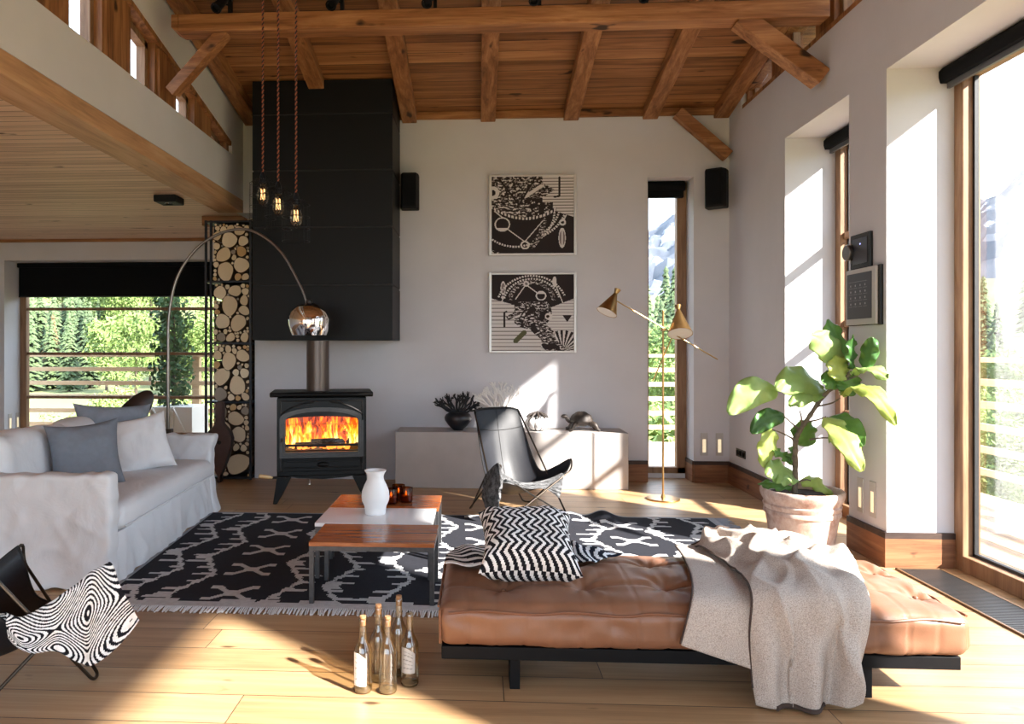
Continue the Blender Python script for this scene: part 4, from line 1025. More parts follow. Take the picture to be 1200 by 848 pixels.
def pk(p, u, v): a = abs(math.sin(u * 2 * PI * 5)) ; k = .90 + .10 * a ** .6; return V((p.x * k, p.y * k, p.z))
m = MB(); m.sphere((vx, vy, BZ + .075), .135, 80, 20, (1, 1, .56), pk); m.build('body', M['ceramic'], t_, smooth=70)
m = MB()
for k in range(10):
    a = 2 * PI * (k / 10); m.tube([(vx + .129 * .92 * math.sin(PI * q / 12) * math.cos(a), vy + .129 * .92 * math.sin(PI * q / 12) * math.sin(a), BZ + .075 - .0756 * math.cos(PI * q / 12)) for q in range(1, 13)], .0065, 6)
m.build('ribs', M['coral_b'], t_)
m = MB()
for k in range(10):
    a = 2 * PI * (k / 10 + .05); m.tube([(vx + q * math.cos(a), vy + q * math.sin(a), z + BZ) for q, z in ((.0, .172), (.04, .180), (.085, .160), (.112, .135))], lambda t: .017 * (1 - t * .5), 6)
m.sphere((vx, vy, BZ + .178), .022, 10, 6); m.build('crown', M['bronze'], t_)
vx, vy = 1.02, 7.45
t_ = thing('tortoise_figurine', 'dark carved tortoise figurine at the right end of the concrete bench', 'figurine', (vx, vy, BZ))
m = MB()
def shell(p, u, v):
    k = 1 + .06 * (abs(math.sin(u * PI * 7)) ** .4 * abs(math.sin(v * PI * 5)) ** .4 - .6); return V((p.x * k, p.y * k, p.z * (k if p.z > 0 else .25)))
m.sphere((vx + .03, vy, BZ + .095), .118, 48, 24, (1, .78, .86), shell); m.build('shell', M['bronze'], t_, smooth=40)
m = MB()
m.sphere((vx + .03, vy, BZ + .085), .10, 24, 12, (1, .74, .40))
m.tube(catmull([(vx - .05, vy, BZ + .085), (vx - .095, vy, BZ + .105), (vx - .125, vy, BZ + .135)], 10), lambda t: lerp(.030, .020, t), 12); m.sphere((vx - .142, vy, BZ + .145), .027, 14, 10, (1.3, .85, .8)); m.build('head_and_belly', M['bronze'], t_, smooth=80)
for (dx, dy, fx) in ((-.075, -.07, -.05), (-.07, .07, -.06), (.11, -.065, .05), (.105, .065, .05)):
    m = MB(); m.tube(catmull([(vx + .03 + dx * .8, vy + dy * .7, BZ + .075), (vx + .03 + dx * 1.15, vy + dy * 1.15, BZ + .065), (vx + .03 + dx * 1.15 + fx * .5, vy + dy * 1.25, BZ + .022), (vx + .03 + dx + fx * 1.3, vy + dy * 1.3, BZ + .013)], 12), lambda t: lerp(.030, .013, t), 10); m.build('leg', M['bronze'], t_, smooth=80)
m = MB(); m.tube([(vx + .16, vy, BZ + .06), (vx + .20, vy, BZ + .045)], lambda t: lerp(.012, .004, t), 8); m.build('tail', M['bronze'], t_)
def at_y(px, py, Y):
    t = (px - 516) / 850; v = (408 - py) / 850; s, c = math.sin(PH), math.cos(PH)
    d = Y / (t * s + c); return V(((t * c - s) * d, Y, EYE + v * d))
# ================================================================ RUG
UX0, UX1, UY0, UY1 = -2.10, 1.93, 3.83, 6.05
DARK, LIGHT, GREYB = S(38, 39, 46), S(190, 190, 192), S(150, 152, 158)
def tri(x): x = x % 1.0; return 4 * abs(x - .5) - 1
RIDGE = [(-1.90, -1, .1), (-1.66, -1, .25), (-1.10, 1, .4), (-.80, 1, .0), (-.45, -1, .3), (-.17, -1, .55), (.38, 1, .2), (.62, -1, .8), (.93, -1, .5), (1.38, 1, .15), (1.66, 1, .35)]
CRAB = [(-1.38, .0), (.10, .17), (1.14, .08)]
def rug_col(x, y):
    v = y - UY0
    if v < .085 or x < UX0 + .02 or y > UY1 - .02: return LIGHT if v < .085 else GREYB
    if x > UX1 - .06: return GREYB
    if v < .12 and tri(x * 2.3) > .1: return LIGHT
    for x0, sd, ph in RIDGE:
        dx = x - x0 - .075 * tri(v / .74 + ph)
        if abs(dx) > .22: continue
        q = (v / .74 + ph) % 1.0
        th = .011 + .012 * (1 if (v * 9) % 1 > .5 else 0)
        if abs(dx) < th: return LIGHT
        e = dx * sd
        f = (v / .135) % 1.0
        n = math.floor(v / .135)
        ln = .06 + .10 * ((n * .618 + ph) % 1.0)
        if 0 < e < ln and f < .34 * (1 - .4 * e / ln): return LIGHT
        if -.02 < e < .085 and .42 < q < .56: return LIGHT
    for x0, ph in CRAB:
        w = ((v + ph) / .44) % 1.0; dv = (w - .5) * .44; dx = x - x0; a, b = abs(dx), abs(dv)
        if a < .05 and b < .045: return LIGHT
        if a < .115 and b < .115 and abs(a - .9 * b - .01) < .025: return LIGHT
        if .085 < a < .14 and .07 < b < .12: return LIGHT
    return DARK
def rug_z(x, y):
    z = .0125
    z += .055 * math.exp(-((x - 1.02) / .10) ** 2) * sstep(5.72, 6.02, y) + .04 * math.exp(-((x - .75) / .10) ** 2) * sstep(5.76, 6.04, y) + .03 * math.exp(-((x - .45) / .16) ** 2) * sstep(5.85, 6.04, y)
    return z
m = MB(); NU, NV = 330, 168
def rleft(y): return -2.118 - .0726 * max(0, y - 4.05)
def rug_pt(u, v):
    y = lerp(UY0, UY1, v); x = lerp(rleft(y), UX1, u); return (x, y, rug_z(x, y))
m.grid(rug_pt, NU, NV)
ac = [rug_col(lerp(UX0, UX1, (i + .5) / NU), lerp(UY0, UY1, (j + .5) / NV)) for j in range(NV) for i in range(NU)]
e0 = len(ac); m.box(UX0 + .002, UX1 - .002, UY0 + .002, UY1 - .002, .0005, .011)
rug = thing('rug', 'large charcoal and grey kilim rug with comb patterns under the tables', 'rug', ((UX0 + UX1) / 2, (UY0 + UY1) / 2, 0))
m.build('weave', M['col'], rug, attr=ac + [DARK] * 6, smooth=30)
rr = random.Random(8); m = MB()
x = UX0 + .01
while x < UX1:
    l = .045 + .03 * rr.random(); dx = rr.uniform(-.012, .012)
    m.tube([(x, UY0 + .004, .011), (x + dx * .5, UY0 - l * .5, .009), (x + dx, UY0 - l, .004)], .0045, 4); x += .011
m2 = MB(); y = UY0 + .01
while y < UY1 - .01:
    l = .07 + .05 * rr.random(); dy = rr.uniform(-.03, .03)
    m2.tube([(UX1 - .004, y, .011), (UX1 + l * .5, y + dy * .5, .009), (UX1 + l, y + dy, .004)], .004, 4); y += .012
o = m.build('front_fringe', simple('pale_fringe', S(214, 212, 212), .95), rug); o['kind'] = 'stuff'
o = m2.build('end_fringe', simple('grey_fringe', S(140, 142, 150), .95), rug); o['kind'] = 'stuff'

# ================================================================ THINGS ON THE DAYBED
wl = NT('oatmeal_wool'); co = wl.coord(); n_ = wl.noise(co, 260, 3, .7)
wl.link(wl.ramp(n_, [(.32, S(150, 136, 126)), (.6, S(206, 194, 184))]), wl.b.inputs['Base Color']); wl.p(Roughness=1.0); wl.b.inputs['Specular IOR Level'].default_value = .1
wl.bump(n_, .7, .006); M['wool'] = wl.m
def smoothnet(ctrl, nu, nv, disp=None):
    T = net(ctrl, nu, nv); out = [[None] * (nu + 1) for _ in range(nv + 1)]
    for j in range(nv + 1):
        for i in range(nu + 1):
            a = T[j][min(i + 1, nu)] - T[j][max(i - 1, 0)]; b = T[min(j + 1, nv)][i] - T[max(j - 1, 0)][i]
            n = a.cross(b); n = n.normalized() if n.length > 1e-9 else V((0, 0, 1))
            if n.z < 0 and abs(n.z) > .3: n = -n
            if n.y > 0 and abs(n.z) <= .3: n = -n
            out[j][i] = T[j][i] + (n * disp(i / nu, j / nv, T[j][i]) if disp else V((0, 0, 0)))
    return out
def netmesh(T):
    m = MB(); nv = len(T) - 1; nu = len(T[0]) - 1
    m.grid(lambda u, v: T[int(round(v * nv))][int(round(u * nu))], nu, nv); return m
th = thing('throw_blanket', 'oatmeal wool blanket draped over the sunlit end of the tan daybed', 'blanket', (1.2, 3.2, .0))
low = [[(.99 + .10 * i, 3.70, .405) for i in range(4)], [(.96 + .105 * i, 3.45, .418) for i in range(4)], [(.91 + .105 * i, 3.15, .418) for i in range(4)],
       [(.86 + .105 * i, 2.965, .402) for i in range(4)], [(.825 + .105 * i, 2.910, .33 - .006 * i) for i in range(4)], [(.795 + .105 * i, 2.897, .235 - .034 * i) for i in range(4)]]
T1 = smoothnet(low, 36, 70, lambda u, v, p: .006 * nz(p.x * 7, p.y * 7, p.z * 7) + .004)
o = netmesh(T1).build('flat_fold', M['wool'], th, smooth=70, solid=.010)
up = [[(1.08, 3.735, .39), (1.18, 3.73, .43), (1.28, 3.72, .465), (1.38, 3.73, .45), (1.47, 3.72, .455), (1.57, 3.73, .41), (1.63, 3.72, .393)],
      [(1.09, 3.58, .415), (1.20, 3.56, .455), (1.30, 3.55, .48), (1.41, 3.56, .455), (1.51, 3.55, .47), (1.61, 3.55, .43), (1.67, 3.54, .406)],
      [(1.11, 3.36, .425), (1.20, 3.36, .445), (1.31, 3.35, .47), (1.42, 3.36, .455), (1.53, 3.35, .46), (1.61, 3.34, .44), (1.66, 3.33, .404)],
      [(1.11, 3.12, .430), (1.19, 3.12, .44), (1.29, 3.12, .455), (1.39, 3.12, .465), (1.49, 3.12, .45), (1.55, 3.11, .435), (1.60, 3.10, .400)],
      [(1.085, 2.935, .415), (1.16, 2.915, .428), (1.24, 2.91, .43), (1.33, 2.905, .435), (1.42, 2.91, .43), (1.48, 2.92, .415), (1.53, 2.94, .385)],
      [(1.065, 2.90, .27), (1.14, 2.865, .28), (1.22, 2.90, .28), (1.31, 2.855, .28), (1.39, 2.90, .28), (1.455, 2.86, .28), (1.505, 2.90, .28)],
      [(1.075, 2.90, .12), (1.14, 2.855, .12), (1.21, 2.905, .12), (1.29, 2.845, .12), (1.37, 2.905, .12), (1.43, 2.85, .13), (1.485, 2.90, .14)],
      [(1.095, 2.90, .016), (1.15, 2.855, .012), (1.215, 2.90, .012), (1.285, 2.845, .012), (1.355, 2.90, .014), (1.41, 2.86, .03), (1.46, 2.90, .055)]]
def ridge(x, s_=1.0): return (1 - min(1, abs(x) * 2.4)) ** 1.4 * s_
def bump_up(u, v, p):
    w = sstep(.0, .15, u) * sstep(1, .85, u)
    top = sstep(.62, .42, v)
    r = (.05 * ridge(nz(p.x * 4.2 + 3, p.y * 3.2, 2.0)) + .028 * ridge(nz(p.x * 8 + 1, p.y * 6.0, 5.0)) + .010 * nz(p.x * 17, p.y * 17)) * top * (.3 + .7 * w)
    q = p.x + .12 * (p.z - .2) + .05 * nz(p.x * 3, p.z * 3)
    h = (1 - top) * (.026 * ridge(math.sin(q * 15 + .8) * .9) + .012 * math.sin(q * 41 + 1.0) + .012 * nz(p.x * 6, p.z * 5, 7.0)) * sstep(.45, .75, v)
    return r + h + .004
T2 = smoothnet(up, 90, 120, bump_up)
o = netmesh(T2).build('bunched_fold', M['wool'], th, smooth=70, solid=.012)
hm = MB(); hm.tube([T2[j][0] + V((-.004, -.003, .006)) for j in range(0, 112, 2)], .0045, 6); hm.tube([T2[120][i] + V((0, -.006, .004)) for i in range(14, 60, 2)], .010, 6); hm.tube([T1[j][0] + V((-.002, 0, .005)) for j in range(0, 71, 2)], .0035, 6)
hm.tube([T2[0][i] + V((0, .0, .008)) for i in range(0, 30, 2)], .006, 6)
hm.build('dark_hem', simple('dark_hem_stitch', S(66, 52, 46), .9), o)
# herringbone pillow
def herring(u, v):
    w = .09; p = .078; b = math.floor(v / w); f = v - b * w
    s = (u + (f if b % 2 == 0 else w - f) * .85) / p
    edge = f < .004
    return S(232, 230, 230) if (s % 1.0) < .46 else S(26, 26, 32)
pm = pillow_mesh(.45, .46, .23, 130, 130, .14, 4.0, .008)
SM = lambda k: .5 + .5 * math.sin(PI / 2 * (2 * (k + .5) / 130 - 1))
at = [herring(SM(i), SM(j)) for j in range(130) for i in range(130)] * 2
orient(pm, (.225, 3.34, .510), (.02, -.36, .93), math.radians(-3))
o = pm.build('herringbone_pillow', M['col'], attr=at, smooth=70); tag(o, 'black and white herringbone pillow lying on the left of the daybed', 'pillow')
# striped cloth under the pillow
def cloth_z(x, y): return .402 + .012 * math.sin(x * 26 + y * 9) * sstep(-.1, .1, x)
sc_ = [[(-.155, 3.40, .385), (.0, 3.33, .400), (.15, 3.36, .402), (.36, 3.40, .402), (.44, 3.43, .404), (.52, 3.40, .404), (.60, 3.47, .401)],
       [(-.150, 3.50, .390), (.0, 3.46, .412), (.15, 3.46, .402), (.36, 3.48, .412), (.44, 3.50, .425), (.52, 3.48, .418), (.63, 3.50, .404)],
       [(-.135, 3.60, .385), (.0, 3.60, .408), (.15, 3.58, .402), (.36, 3.58, .418), (.44, 3.60, .44), (.52, 3.57, .430), (.67, 3.52, .404)],
       [(-.110, 3.70, .385), (.02, 3.70, .395), (.15, 3.68, .402), (.36, 3.66, .405), (.44, 3.66, .415), (.54, 3.62, .41), (.70, 3.535, .402)]]
T3 = smoothnet(sc_, 110, 44, lambda u, v, p: .006 + .006 * math.sin(u * 40 + v * 5))
mm = netmesh(T3)
def stripe(u, v):
    if u < .42: return S(228, 227, 226) if ((v * 6.5 + .9 * u) % 1.0) < .5 else S(24, 26, 34)
    return S(226, 228, 232) if ((u * 17 + v * 1.6 + .5 * math.sin(v * 6)) % 1.0) < .45 else S(24, 28, 42)
o = mm.build('striped_cloth', M['col'], attr=[stripe((i + .5) / 110, (j + .5) / 44) for j in range(44) for i in range(110)], smooth=70, solid=.006)
tag(o, 'black and white striped cloth lying under the herringbone pillow', 'cloth')

# ================================================================ CLOTHS ON THE BUTTERFLY CHAIRS
def zebra(x, y):
    # concentric wavy rings around a grid of centres, joined like an engraved maze
    k = math.sin(x * 15) + math.sin(y * 14) + .45 * math.sin(x * 7 + y * 8)
    return S(236, 236, 236) if (k * 2.9) % 1.0 < .52 else S(22, 22, 28)
WB = lambda u, v: world_of(chB, slB(u, v))
def edge_pt(v): return WB(0.0, v)
out = V((.87, -.5, 0)).normalized(); fr_ = V((.5, .87, 0)).normalized(); Z1 = V((0, 0, 1))
vs_ = [.52, .40, .28, .16, .06, .0]
rows = []
rows.append([WB(.52, v) + Z1 * .022 for v in (.60, .46, .34, .26, .18)] + [WB(.34, .10) + Z1 * .03])
rows.append([WB(.27, v) + Z1 * .020 for v in (.58, .43, .30, .20, .10)] + [WB(.14, .05) + Z1 * .028])
rows.append([edge_pt(v) + Z1 * .026 + out * .012 for v in (.50, .38, .26, .15, .06)] + [edge_pt(.0) + Z1 * .028 + fr_ * .03 + out * .01])
rows.append([edge_pt(v) + out * .040 - Z1 * d for v, d in ((.50, .02), (.38, .035), (.26, .05), (.15, .07), (.06, .08))] + [edge_pt(0) + out * .048 + fr_ * .055 - Z1 * .08])
rows.append([edge_pt(v) + out * .048 - Z1 * d for v, d in ((.50, .045), (.38, .075), (.26, .11), (.15, .18), (.06, .21))] + [edge_pt(0) + out * .052 + fr_ * .10 - Z1 * .17])
rows.append([edge_pt(v) + out * .052 - Z1 * d for v, d in ((.50, .06), (.38, .10), (.26, .16), (.15, .28), (.06, .345))] + [edge_pt(0) + out * .056 + fr_ * .14 - Z1 * .245])
T4 = smoothnet(rows, 180, 180, lambda u, v, p: .010 * math.sin(u * 19 + 3 * v) * sstep(.35, .8, v) + .006 * nz(u * 6, v * 6))
mm = netmesh(T4)
o = mm.build('zebra_cloth', M['col'], attr=[zebra(.75 * (i + .5) / 180, .85 * (j + .5) / 180) for j in range(180) for i in range(180)], smooth=70, solid=.004)
tag(o, 'black and white zebra maze cloth hung over the arm of the corner butterfly chair', 'cloth')
WA = lambda u, v: world_of(chA, slA(u, v))
oa = V((-.87, -.49, 0)); fa = V((.49, -.87, 0))
rows = []
tipA = WA(0, 0)
rows.append([WA(.20, .42) + Z1 * .02, WA(.20, .26) + Z1 * .02, WA(.24, .12) + Z1 * .025, WA(.34, .09) + Z1 * .02, WA(.50, .08) + Z1 * .018, WA(.66, .08) + Z1 * .018, WA(.80, .14) + Z1 * .02])
rows.append([WA(0.02, .38) + Z1 * .018 + oa * .01, WA(0, .22) + Z1 * .018 + oa * .012, WA(0, .02) + Z1 * .016, WA(.20, 0) + Z1 * .018 + fa * .01, WA(.42, 0) + Z1 * .018 + fa * .012, WA(.60, 0) + Z1 * .018 + fa * .012, WA(.76, 0) + Z1 * .012 + fa * .014])
rows.append([WA(0, .38) + oa * .03 - Z1 * .04, WA(0, .22) + oa * .04 - Z1 * .09, tipA + oa * .03 + fa * .02 - Z1 * .09, WA(.18, 0) + fa * .03 - Z1 * .015, WA(.42, 0) + fa * .025 - Z1 * .006, WA(.60, 0) + fa * .028 - Z1 * .02, WA(.74, 0) + fa * .03 - Z1 * .06])
rows.append([WA(0, .36) + oa * .034 - Z1 * .09, WA(0, .22) + oa * .05 - Z1 * .18, tipA + oa * .03 + fa * .03 - Z1 * .21, WA(.14, 0) + fa * .035 - Z1 * .04, WA(.42, 0) + fa * .028 - Z1 * .015, WA(.60, 0) + fa * .033 - Z1 * .04, WA(.72, 0) + fa * .035 - Z1 * .115])
rows.append([WA(0, .36) + oa * .036 - Z1 * .13, WA(0, .24) + oa * .06 - Z1 * .26, tipA + oa * .04 + fa * .03 - Z1 * .33, WA(.10, 0) + fa * .03 - Z1 * .10, WA(.42, 0) + fa * .030 - Z1 * .022, WA(.60, 0) + fa * .036 - Z1 * .055, WA(.70, 0) + fa * .04 - Z1 * .155])
T5 = smoothnet(rows, 90, 60, lambda u, v, p: .012 * math.sin(u * 34) * sstep(.3, .9, v) + .006 * nz(u * 9, v * 9))
mm = netmesh(T5); rr = random.Random(2)
at = [(lambda q: (q, q, q * 1.03))(lerp(.03, .15, clamp(.5 + .9 * nz(i * .35, j * .22) + .5 * nz(i * .9, j * .9)))) for j in range(60) for i in range(90)]
o = mm.build('patterned_throw', M['col'], attr=at, smooth=70, solid=.006)
tag(o, 'grey mottled throw draped over the seat of the butterfly chair by the bench', 'throw')

# ================================================================ BOTTLES
def bottle(x, y, h, label, paper=None, cork=True, kind=0):
    t_ = thing('glass_bottle', label, 'bottle', (x, y, 0))
    k = h / .31; r = .0375
    prof = [(0, .018), (.02, .010), (r - .004, .001), (r, .008), (r, .165 * k), (r * .93, .182 * k), (r * .68, .200 * k), (.0165, .222 * k), (.0135, .245 * k), (.0132, .292 * k), (.0165, .293 * k), (.0165, .306 * k), (.013, .309 * k)]
    m = MB(); m.lathe(prof, 32, (x, y, 0)); g = m.build('glass_body', M['glass'], t_, smooth=60)
    m = MB(); m.lathe([(r * .9, .006), (r * .92, .014), (0, .024)], 24, (x, y, 0)); m.build('thick_base', simple('bottle_base_glass', S(120, 104, 82), .15), t_, smooth=60)
    if cork:
        m = MB(); m.lathe([(0, .278 * k), (.0118, .278 * k), (.0128, .318 * k), (0, .318 * k)], 16, (x, y, 0)); m.build('cork', M['cork'], t_)
    if paper:
        a0, a1, z0, z1, col = paper; n = 18; m = MB()
        def f(u, v):
            a = lerp(a0, a1, u); top = z1 - .025 * max(0, (u - .35)) ** 1.5 * 2
            return (x + (r + .0008) * math.cos(a), y + (r + .0008) * math.sin(a), lerp(z0, top, v))
        at = []
        for j in range(34):
            for i in range(n):
                ink = (j in (6, 7, 12, 17, 18, 23, 24, 28)) and 2 < i < 15 and ((i * 7 + j * 5) % 4 != 0)
                at.append(tuple(c * (.55 if ink else 1) for c in col))
        m.grid(f, n, 34); m.build('paper_label', M['colflat'], t_, attr=at, smooth=60)
bottle(-.470, 2.945, .300, 'bottle with a white paper label, leftmost on the floor', (math.radians(-150), math.radians(-62), .035, .168, S(232, 230, 228)))
bottle(-.368, 2.945, .300, 'unlabelled brownish bottle standing front and centre of the group', None)
bottle(-.285, 3.015, .300, 'bottle with a worn grey label at the right of the group on the floor', (math.radians(-145), math.radians(-50), .06, .165, S(168, 166, 164)), False)
bottle(-.420, 3.045, .312, 'corked bottle behind the white labelled one', None)
bottle(-.340, 3.105, .330, 'tallest corked bottle at the back of the floor group', None)

# ================================================================ POTTED PLANT
PYc = 5.20; PXc = 2.262
pl = thing('potted_fiddle_leaf_fig', 'fiddle leaf fig with big light green leaves in a pinkish clay pot', 'potted plant', (PXc, PYc, 0))
tc = NT('washed_terracotta'); co = tc.coord(); n_ = tc.noise(tc.mapping(co, (1, 1, .7)), 9, 6, .7)
tc.link(tc.ramp(n_, [(.3, S(150, 112, 98)), (.5, S(196, 168, 154)), (.68, S(222, 206, 196))]), tc.b.inputs['Base Color']); tc.p(Roughness=.9); tc.bump(n_, .4, .006)
m = MB(); m.lathe([(0, 0), (.205, 0), (.212, .03), (.205, .05), (.222, .16), (.236, .245), (.246, .25), (.247, .275), (.240, .283), (.246, .29), (.252, .315), (.244, .325), (.252, .345), (.262, .36), (.270, .385), (.272, .41), (.262, .42), (.248, .418), (.238, .39), (.232, .36), (0, .355)], 56, (PXc, PYc, 0)); m.build('clay_pot', tc.m, pl, smooth=50)
m = MB(); m.grid(lambda u, v: (PXc + .236 * v * math.cos(2 * PI * u), PYc + .236 * v * math.sin(2 * PI * u), .375 + .012 * nz(u * 9, v * 9)), 30, 8, cu=True); m.build('soil', M['soil'], pl)
def pp(px, py, dy=0.0): return at_y(px, py, PYc + dy)
m = MB(); m.tube(catmull([pp(931, 584), pp(932, 545), pp(932, 518), pp(937, 505), pp(949, 487), pp(966, 463, -.05), pp(986, 447, -.17), pp(998, 436, -.25)], 40), lambda t: lerp(.020, .011, t) + .0025 * math.sin(t * 90), 10); m.build('trunk', M['bark'], pl)
for br in ([(933, 516), (918, 508), (905, 503)], [(938, 505), (926, 494), (918, 487)], [(940, 500), (939, 488), (937, 481)], [(949, 515), (962, 513), (973, 513)], [(945, 494), (957, 492), (968, 488)], [(958, 476), (975, 472), (985, 466)], [(933, 535), (930, 530), (928, 538)], [(934, 565), (944, 562), (950, 563)], [(986, 447), (1004, 440), (1012, 432)]):
    m = MB(); dyb = -.2 if br[0][0] > 980 else (-.05 if br[0][0] > 955 else 0); dyt = -.3 if br[-1][0] > 1000 else dyb - (.12 if br[-1][0] > 960 else 0)
    m.tube(catmull([pp(q[0], q[1], lerp(dyb, dyt, k_ / 2)) for k_, q in enumerate(br)], 8), lambda t: lerp(.007, .004, t), 7); m.build('twig', M['bark'], pl)
def leafmat(name, a, b, tr):
    t = NT(name); co = t.coord(); c = t.ramp(t.noise(co, 9, 4), [(.35, a), (.65, b)])
    t.link(c, t.b.inputs['Base Color']); t.p(Roughness=.38)
    tl = t.n('ShaderNodeBsdfTranslucent'); t.link(t.mix(.5, c, S(206, 220, 110)), tl.inputs[0]); mx = t.n('ShaderNodeMixShader'); mx.inputs[0].default_value = tr
    t.link(t.b.outputs[0], mx.inputs[1]); t.link(tl.outputs[0], mx.inputs[2]); t.link(mx.outputs[0], t.out.inputs[0]); t.bump(t.noise(co, 60, 3), .2, .004); return t.m
LF = [leafmat('leaf_light', S(148, 180, 104), S(176, 200, 128), .35), leafmat('leaf_green', S(84, 128, 58), S(112, 154, 76), .30), leafmat('leaf_dark', S(52, 92, 44), S(78, 120, 58), .25), leafmat('leaf_yellow', S(176, 194, 100), S(200, 212, 126), .40)]
def leaf(b, t_, w, mi, droop=.12, face=(0.2, -1, .55), curl=.22, dyb=0.0, dyt=0.0):
    B = pp(b[0], b[1], dyb); T = pp(t_[0], t_[1], dyt); d = T - B; L_ = d.length; d.normalize()
    n = V(face).normalized(); side = d.cross(n).normalized(); n = side.cross(d).normalized()
    wm = w / 850 * 5.2 / 2; m = MB()
    def f(u, v):
        a = 2 * u - 1; t = v
        wd = wm * (math.sin(PI * (t * .97 + .015) ** .85)) ** .62 * (1 + .16 * sstep(.4, .8, t))
        c = B + d * (L_ * t) + Z1 * (droop * L_ * 4 * t * (1 - t)) 
        wave = .018 * math.sin(t * 17 + a * 2) * abs(a) ** 2
        rib = .004 * math.cos(t * 46 - abs(a) * 5)
        return c + side * (a * wd) + n * (-curl * wd * a * a + wave + rib * abs(a) + .004 * (1 - abs(a)) ** 6 * -1)
    m.grid(f, 14, 22); m.build('leaf', LF[mi], pl, smooth=80, solid=.0016)
for a in (((911, 458), (853, 484), 34, 0, .20, (.1, -1, .25)), ((966, 458), (909, 456), 36, 0, .22, (.0, -1, .6), .2, 0, -.10), ((968, 460), (925, 476), 20, 0, .10, (.1, -1, .8), .2, 0, -.14),
          ((919, 487), (880, 507), 23, 2, .16, (.2, -1, .4)), ((905, 502), (896, 548), 22, 3, .05, (.1, -1, .1)), ((930, 541), (905, 527), 12, 1, .05, (.1, -1, .9)), ((931, 522), (927, 545), 14, 2, .0, (.8, -1, .2)),
          ((930, 556), (898, 557), 27, 0, .18, (.1, -1, .7), .2, 0, -.08), ((936, 562), (910, 566), 16, 0, .12, (.1, -1, 1), .2, 0, -.12), ((928, 572), (888, 567), 12, 1, .05, (.1, -1, .9), .2, 0, .02), ((938, 565), (976, 583), 16, 3, .20, (-.1, -1, .7)),
          ((936, 494), (950, 522), 30, 1, .0, (.1, -1, .1), .1, .05, .06), ((990, 430), (951, 392), 30, 0, .10, (-.1, -1, .3), .25, -.2, -.26), ((994, 425), (970, 374), 24, 1, .02, (.2, -1, .2), .3, -.16, -.12),
          ((1000, 432), (1000, 392), 18, 2, .0, (.7, -1, .2), .3, -.26, -.30), ((1013, 433), (1022, 395), 17, 2, .0, (-.8, -1, .1), .5, -.42, -.50), ((999, 437), (1040, 444), 20, 0, .14, (-.1, -1, .8), .2, -.27, -.66),
          ((986, 463), (1050, 498), 21, 3, .22, (-.2, -1, .8), .2, -.18, -.78), ((968, 489), (1010, 552), 26, 3, .12, (-.1, -1, .5), .2, -.15, -.45), ((972, 488), (1012, 522), 26, 1, .15, (-.2, -1, .3), .2, -.08, -.36), ((972, 512), (1000, 532), 14, 0, .08, (-.1, -1, .8), .2, -.12, -.3),
          ((988, 446), (979, 416), 24, 3, .0, (0, -1, .3), .2, -.22, -.24), ((988, 447), (963, 447), 22, 1, .1, (.1, -1, .3), .2, -.17, -.2), ((998, 438), (994, 464), 26, 1, .0, (0, -1, .2), .2, -.22, -.2), ((966, 462), (938, 450), 20, 1, .12, (.1, -1, .4), .2, .06, .08)):
    leaf(*a)

# ================================================================ BRASS FLOOR LAMP
fl_ = thing('brass_floor_lamp', 'slim brass floor lamp with two cone shades on crossing arms by the slit window', 'floor lamp', (1.712, 6.82, 0))
m = MB(); m.lathe([(0, 0), (.150, 0), (.152, .008), (.146, .016), (.02, .020), (.014, .05), (0, .05)], 48, (1.712, 6.82, 0)); m.build('base', M['brass'], fl_)
m = MB(); m.tube([(1.712, 6.82, .02), (1.712, 6.82, 1.745)], .0095, 12); m.sphere((1.712, 6.82, 1.745), .011, 10, 8); m.build('pole', M['brass'], fl_)
def fp(px, py, y): return at_y(px, py, y)
m = MB(); m.tube([fp(722, 352, 6.79), fp(841, 421, 6.79)], .006, 8); m.build('long_arm', M['brass'], fl_)
m = MB(); m.tube([fp(793, 383, 6.85), fp(765, 446, 6.85)], .006, 8); m.build('short_arm', M['brass'], fl_)
m = MB(); m.cbox((1.712, 6.82, 1.575), (.03, .075, .03)); m.cbox((1.712, 6.82, 1.40), (.026, .075, .026)); m.build('joint', M['brass'], fl_, bevel=.004, smooth=0)
def cone_shade(apex, openc, r):
    A, O = V(apex), V(openc); d = (O - A); h = d.length; R = d.to_track_quat('Z', 'Y').to_matrix()
    m = MB(); m.lathe([(.030, -.055), (.016, -.012), (.020, .0), (r, h), (r - .003, h), (.014, .01), (0, .01)], 36, A, R); s_ = m.build('lamp_shade', M['brass'], fl_)
    m = MB(); m.lathe([(r - .005, h - .002), (.02, .03), (0, .03)], 36, A, R); m.build('white_lining', M['white_in'], s_)
    m = MB(); m.sphere(A + d * .62, .022, 14, 10); m.build('bulb', M['white_in'], s_)
cone_shade(fp(721, 345, 6.79), fp(711, 366, 6.75), .098)
cone_shade(fp(795, 364, 6.85), fp(797, 391, 6.74), .112)

